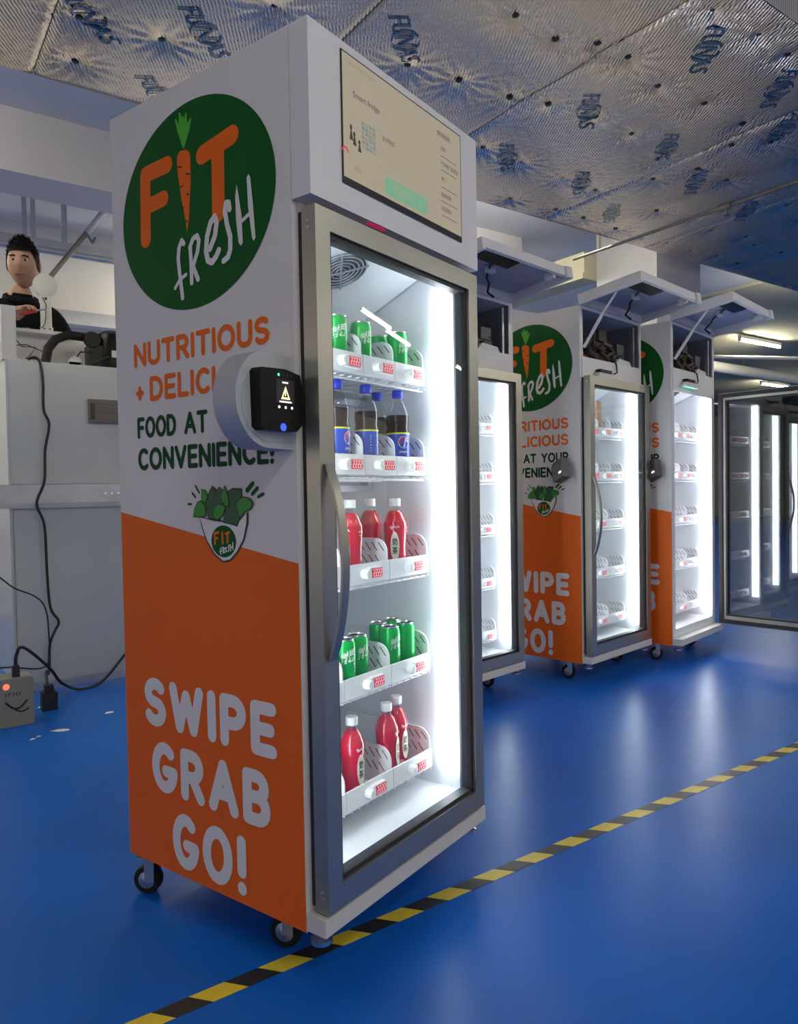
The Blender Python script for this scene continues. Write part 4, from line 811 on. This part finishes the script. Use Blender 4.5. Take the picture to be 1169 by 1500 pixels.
# ---- the man
PM = (.735, 5.10, .0)
plat = tag(empty('step_platform', (PM[0], 5.32, 0)), 'grey step platform the man stands on behind the cabinet', 'step')
MB().box((-.3, -.22, .81), (.3, .22, .85)).obj('tread', MT['steel'], plat); MB().box((-.3, -.22, .40), (.3, -.17, .44)).box((-.3, .17, .40), (.3, .22, .44)).obj('brace', MT['steel'], plat)
for sx in (-.28, .26):
    for sy in (-.21, .19): MB().box((sx, sy, 0), (sx+.02, sy+.02, .81)).obj('leg', MT['steel'], plat)
man = empty('person', (PM[0], 5.32, .85)); tag(man, 'man with short black hair in a dark jacket leaning over the cabinet', 'person')
def skin_mesh(name, verts, edges, radii, root, sub=2):
    me = bpy.data.meshes.new(name); me.from_pydata(verts, edges, []); o = link(name, me)
    bpy.context.view_layer.objects.active = o
    md = o.modifiers.new('s', 'SKIN'); md.use_smooth_shade = True
    for i, r in enumerate(radii): 
        sv = me.skin_vertices[0].data[i]; sv.radius = (r, r) if not isinstance(r, tuple) else r; sv.use_root = (i == root)
    ss = o.modifiers.new('d', 'SUBSURF'); ss.levels = sub; ss.render_levels = sub
    dg = bpy.context.evaluated_depsgraph_get(); m2 = bpy.data.meshes.new_from_object(o.evaluated_get(dg)); bpy.data.objects.remove(o); m2.name = name; return m2
V = []; E = []; Rr = []
def jn(p, r, par=None):
    V.append(p); Rr.append(r); i = len(V)-1
    if par is not None: E.append((par, i))
    return i
ox, oy = PM[0], 5.32
def L_(x, y, z): return (x-ox, y-oy, z-.85)
pel = jn(L_(.735, 5.32, 1.75), (.15, .11)); wa = jn(L_(.735, 5.25, 1.92), (.14, .10), pel); ch = jn(L_(.735, 5.13, 2.10), (.165, .11), wa); ub = jn(L_(.735, 5.09, 2.20), (.12, .09), ch); nk = jn(L_(.738, 5.045, 2.29), .056, ub); nk2 = jn(L_(.742, 5.02, 2.36), .052, nk)
for sx, el, wr in ((-1, (.50, 4.93, 1.99), (.66, 4.77, 2.10)), (1, (1.03, 5.08, 2.00), (.88, 5.07, 1.90))):
    sh = jn(L_(.735+sx*.185, 5.08, 2.19), .075, ub); e_ = jn(L_(*el), .055, sh); w_ = jn(L_(*wr), .040, e_)
    d = (Vector(wr)-Vector(el)).normalized(); pm = Vector(wr)+d*.06; pa = jn(L_(*pm), (.036, .022), w_)
    side = d.cross(Vector((0, 0, 1))).normalized(); dn = Vector((0, 0, -1))
    for k, (o_, ln) in enumerate(((-.026, .065), (-.009, .075), (.009, .072), (.026, .058))):
        b = pm+d*.035+side*o_; k1 = jn(L_(*b), .0095, pa); k2 = jn(L_(*(b+d*ln*.5+dn*.012)), .0088, k1); jn(L_(*(b+d*ln*.7+dn*.042)), .0078, k2)
    tb = pm+side*(-.036*sx)-d*.01; t1 = jn(L_(*tb), .0105, pa); jn(L_(*(tb+d*.045-side*.012*sx+dn*.02)), .009, t1)
for sx in (-1, 1):
    h_ = jn(L_(.735+sx*.09, 5.33, 1.70), .095, pel); kn = jn(L_(.735+sx*.11, 5.29, 1.30), .065, h_); an = jn(L_(.735+sx*.11, 5.36, .94), .045, kn); jn(L_(.735+sx*.12, 5.22, .885), .036, an)
bmesh_ = skin_mesh('body', V, E, Rr, 0)
for m in ('jacket', 'skin', 'trouser', 'shoe'): bmesh_.materials.append(MT[m])
hands = [Vector(L_(.66, 4.77, 2.10)), Vector(L_(.88, 5.07, 1.90))]; els = [Vector(L_(.50, 4.93, 1.99)), Vector(L_(1.03, 5.08, 2.00))]
for p in bmesh_.polygons:
    c = Vector(p.center); p.use_smooth = True; mi = 0
    if c.z < .09: mi = 3
    elif c.z < .92: mi = 2
    for h_, e_ in zip(hands, els):
        ax = (h_-e_).normalized()
        if (c-h_).length < .22 and (c-h_).dot(ax) > -.005: mi = 1
    if c.z > 1.43 and abs(c.x) < .075 and c.y < -.235: mi = 1
    p.material_index = mi
# head joined into the same figure
def head_mesh():
    bm = bmesh.new(); bmesh.ops.create_uvsphere(bm, u_segments=40, v_segments=28, radius=1.0)
    for v in bm.verts:
        x, y, z = v.co                                        # face looks towards -y
        w = .081*(1-.13*max(0, -z)**1.8); dpt = .100*(1-.12*max(0, -z)); hgt = .128
        X, Y, Z = x*w, y*dpt, z*hgt
        if y < 0:
            f = max(0, -y)
            Y -= .016*math.exp(-((x/.16)**2))*math.exp(-((z+.12)/.20)**2)*f          # nose
            Y -= .008*math.exp(-((x/.32)**2))*math.exp(-((z+.50)/.09)**2)*f          # lips
            Y += .010*(math.exp(-(((x-.40)/.18)**2))+math.exp(-(((x+.40)/.18)**2)))*math.exp(-((z-.10)/.12)**2)   # eye sockets
            Y -= .005*math.exp(-((z-.28)/.10)**2)*math.exp(-((x/.6)**2))             # brow
            Y -= .009*math.exp(-((x/.28)**2))*math.exp(-((z+.84)/.15)**2)            # chin
        v.co = (X, Y, Z)
    for sx in (-1, 1):                                         # ears
        r = bmesh.ops.create_uvsphere(bm, u_segments=12, v_segments=8, radius=1.0)
        for v in r['verts']: v.co = (sx*.080+v.co.x*.012+sx*abs(v.co.y)*.004, .010+v.co.y*.020, -.008+v.co.z*.034)
    me = bpy.data.meshes.new('h'); bm.to_mesh(me); bm.free(); return me
hm = head_mesh(); HT = Matrix.Translation(L_(.748, 4.98, 2.462)) @ Matrix.Rotation(rad(-22), 4, 'Z') @ Matrix.Rotation(rad(8), 4, 'X') @ Matrix.Scale(1.08, 4)
bm = bmesh.new(); bm.from_mesh(bmesh_); n0 = len(bm.faces); hm.transform(HT); bm.from_mesh(hm); bm.faces.ensure_lookup_table()
for f in bm.faces[n0:]: f.material_index = 1; f.smooth = True
bm.to_mesh(bmesh_); bm.free()
link('body', bmesh_, man)
def on_head(mb, name, m, smooth=True):
    o = mb.obj(name, m, man, smooth); o.data.transform(HT); return o
hr = MB(); vs = []; fs = []; nu, nv = 40, 16
for j in range(nv+1):
    for i in range(nu):
        a = 2*PI*i/nu; fr_ = math.cos(a+PI/2)                 # 1 towards the face (-y)
        fr_ = -math.sin(a); low = -.28 if fr_ < .25 else (.42 if fr_ > .62 else -.28+(fr_-.25)/.37*.70)
        zt = 1-(1-low)*(j/nv); rr_ = math.sqrt(max(0, 1-min(1, zt)**2)); k = 1.06+.05*math.sin(9*a)*(1 if j < 10 else .3)*.3+.10*max(0, zt)*max(0, fr_)
        vs.append((math.cos(a)*rr_*.079*k*1.02, math.sin(a)*rr_*.100*k*1.0+.002, zt*.128*(1.10+.05*math.sin(7*a+1)*max(0, zt))+.004))
fs = [(j*nu+i, j*nu+(i+1) % nu, (j+1)*nu+(i+1) % nu, (j+1)*nu+i) for j in range(nv) for i in range(nu)]
hr.add(vs, fs); rr = random.Random(3)
for k in range(520):
    a = rr.uniform(0, 2*PI); zt = rr.uniform(.30, 1.0); r0 = math.sqrt(max(0, 1-zt*zt)); front_ = -math.sin(a)
    if zt < .5 and front_ > .55: continue
    p = Vector((math.cos(a)*r0*.082, math.sin(a)*r0*.104, zt*.138)); n = Vector((math.cos(a)*r0, math.sin(a)*r0, zt)).normalized()
    d = (n*.55+Vector((rr.uniform(-.35, .35), -.45 if zt > .6 else .1, .55*zt))).normalized(); ln = (.012+.024*max(0, zt-.3))*rr.uniform(.7, 1.3); w = .0042
    e1 = d.cross(Vector((.3, .2, 1))).normalized()*w; e2 = d.cross(e1).normalized()*w
    hr.add([p+e1, p-e1*.5+e2, p-e1*.5-e2, p+d*ln], [(0, 1, 3), (1, 2, 3), (2, 0, 3), (0, 2, 1)])
on_head(hr, 'hair', MT['hair'], False)
cl = MB().tube([(L_(.738, 5.055, 2.268)[0]+.080*math.cos(2*PI*k/18), L_(.738, 5.055, 2.268)[1]+.075*math.sin(2*PI*k/18), L_(.738, 5.055, 2.268)[2]+.030*math.sin(2*PI*k/18)) for k in range(19)], .024, 8, False).obj('collar', MT['jacket'], man, True)
for sx in (-1, 1):
    on_head(MB().lathe([(.0, -.007), (.008, -.006), (.0125, 0)], 14, (sx*.031, -.079, .013), False, 'y'), 'eye', MT['eye']); on_head(MB().lathe([(.0, -.0085), (.0062, -.0078)], 12, (sx*.031, -.0795, .012), False, 'y'), 'pupil', MT['hair'])
    on_head(MB().tube([(sx*.014, -.095, .031), (sx*.031, -.095, .036), (sx*.048, -.084, .031)], .0035, 6), 'eyebrow', MT['hair'])
on_head(MB().tube([(-.024, -.087, -.064), (-.010, -.0985, -.062), (0, -.1, -.063), (.010, -.0985, -.062), (.024, -.087, -.064)], .005, 6), 'lips', MT['lip'])
tl = tag(empty('hand_tool', (.735, 4.70, 2.115)), 'small red and silver tool in the hand of the man', 'tool')
MB().tube([(-.05, .03, -.01), (.03, -.01, .01)], .012, 10).obj('grip', MT['redpaint'], tl, True); MB().tube([(.03, -.01, .01), (.08, -.03, .02)], .005, 8).obj('shaft', MT['chrome'], tl, True)
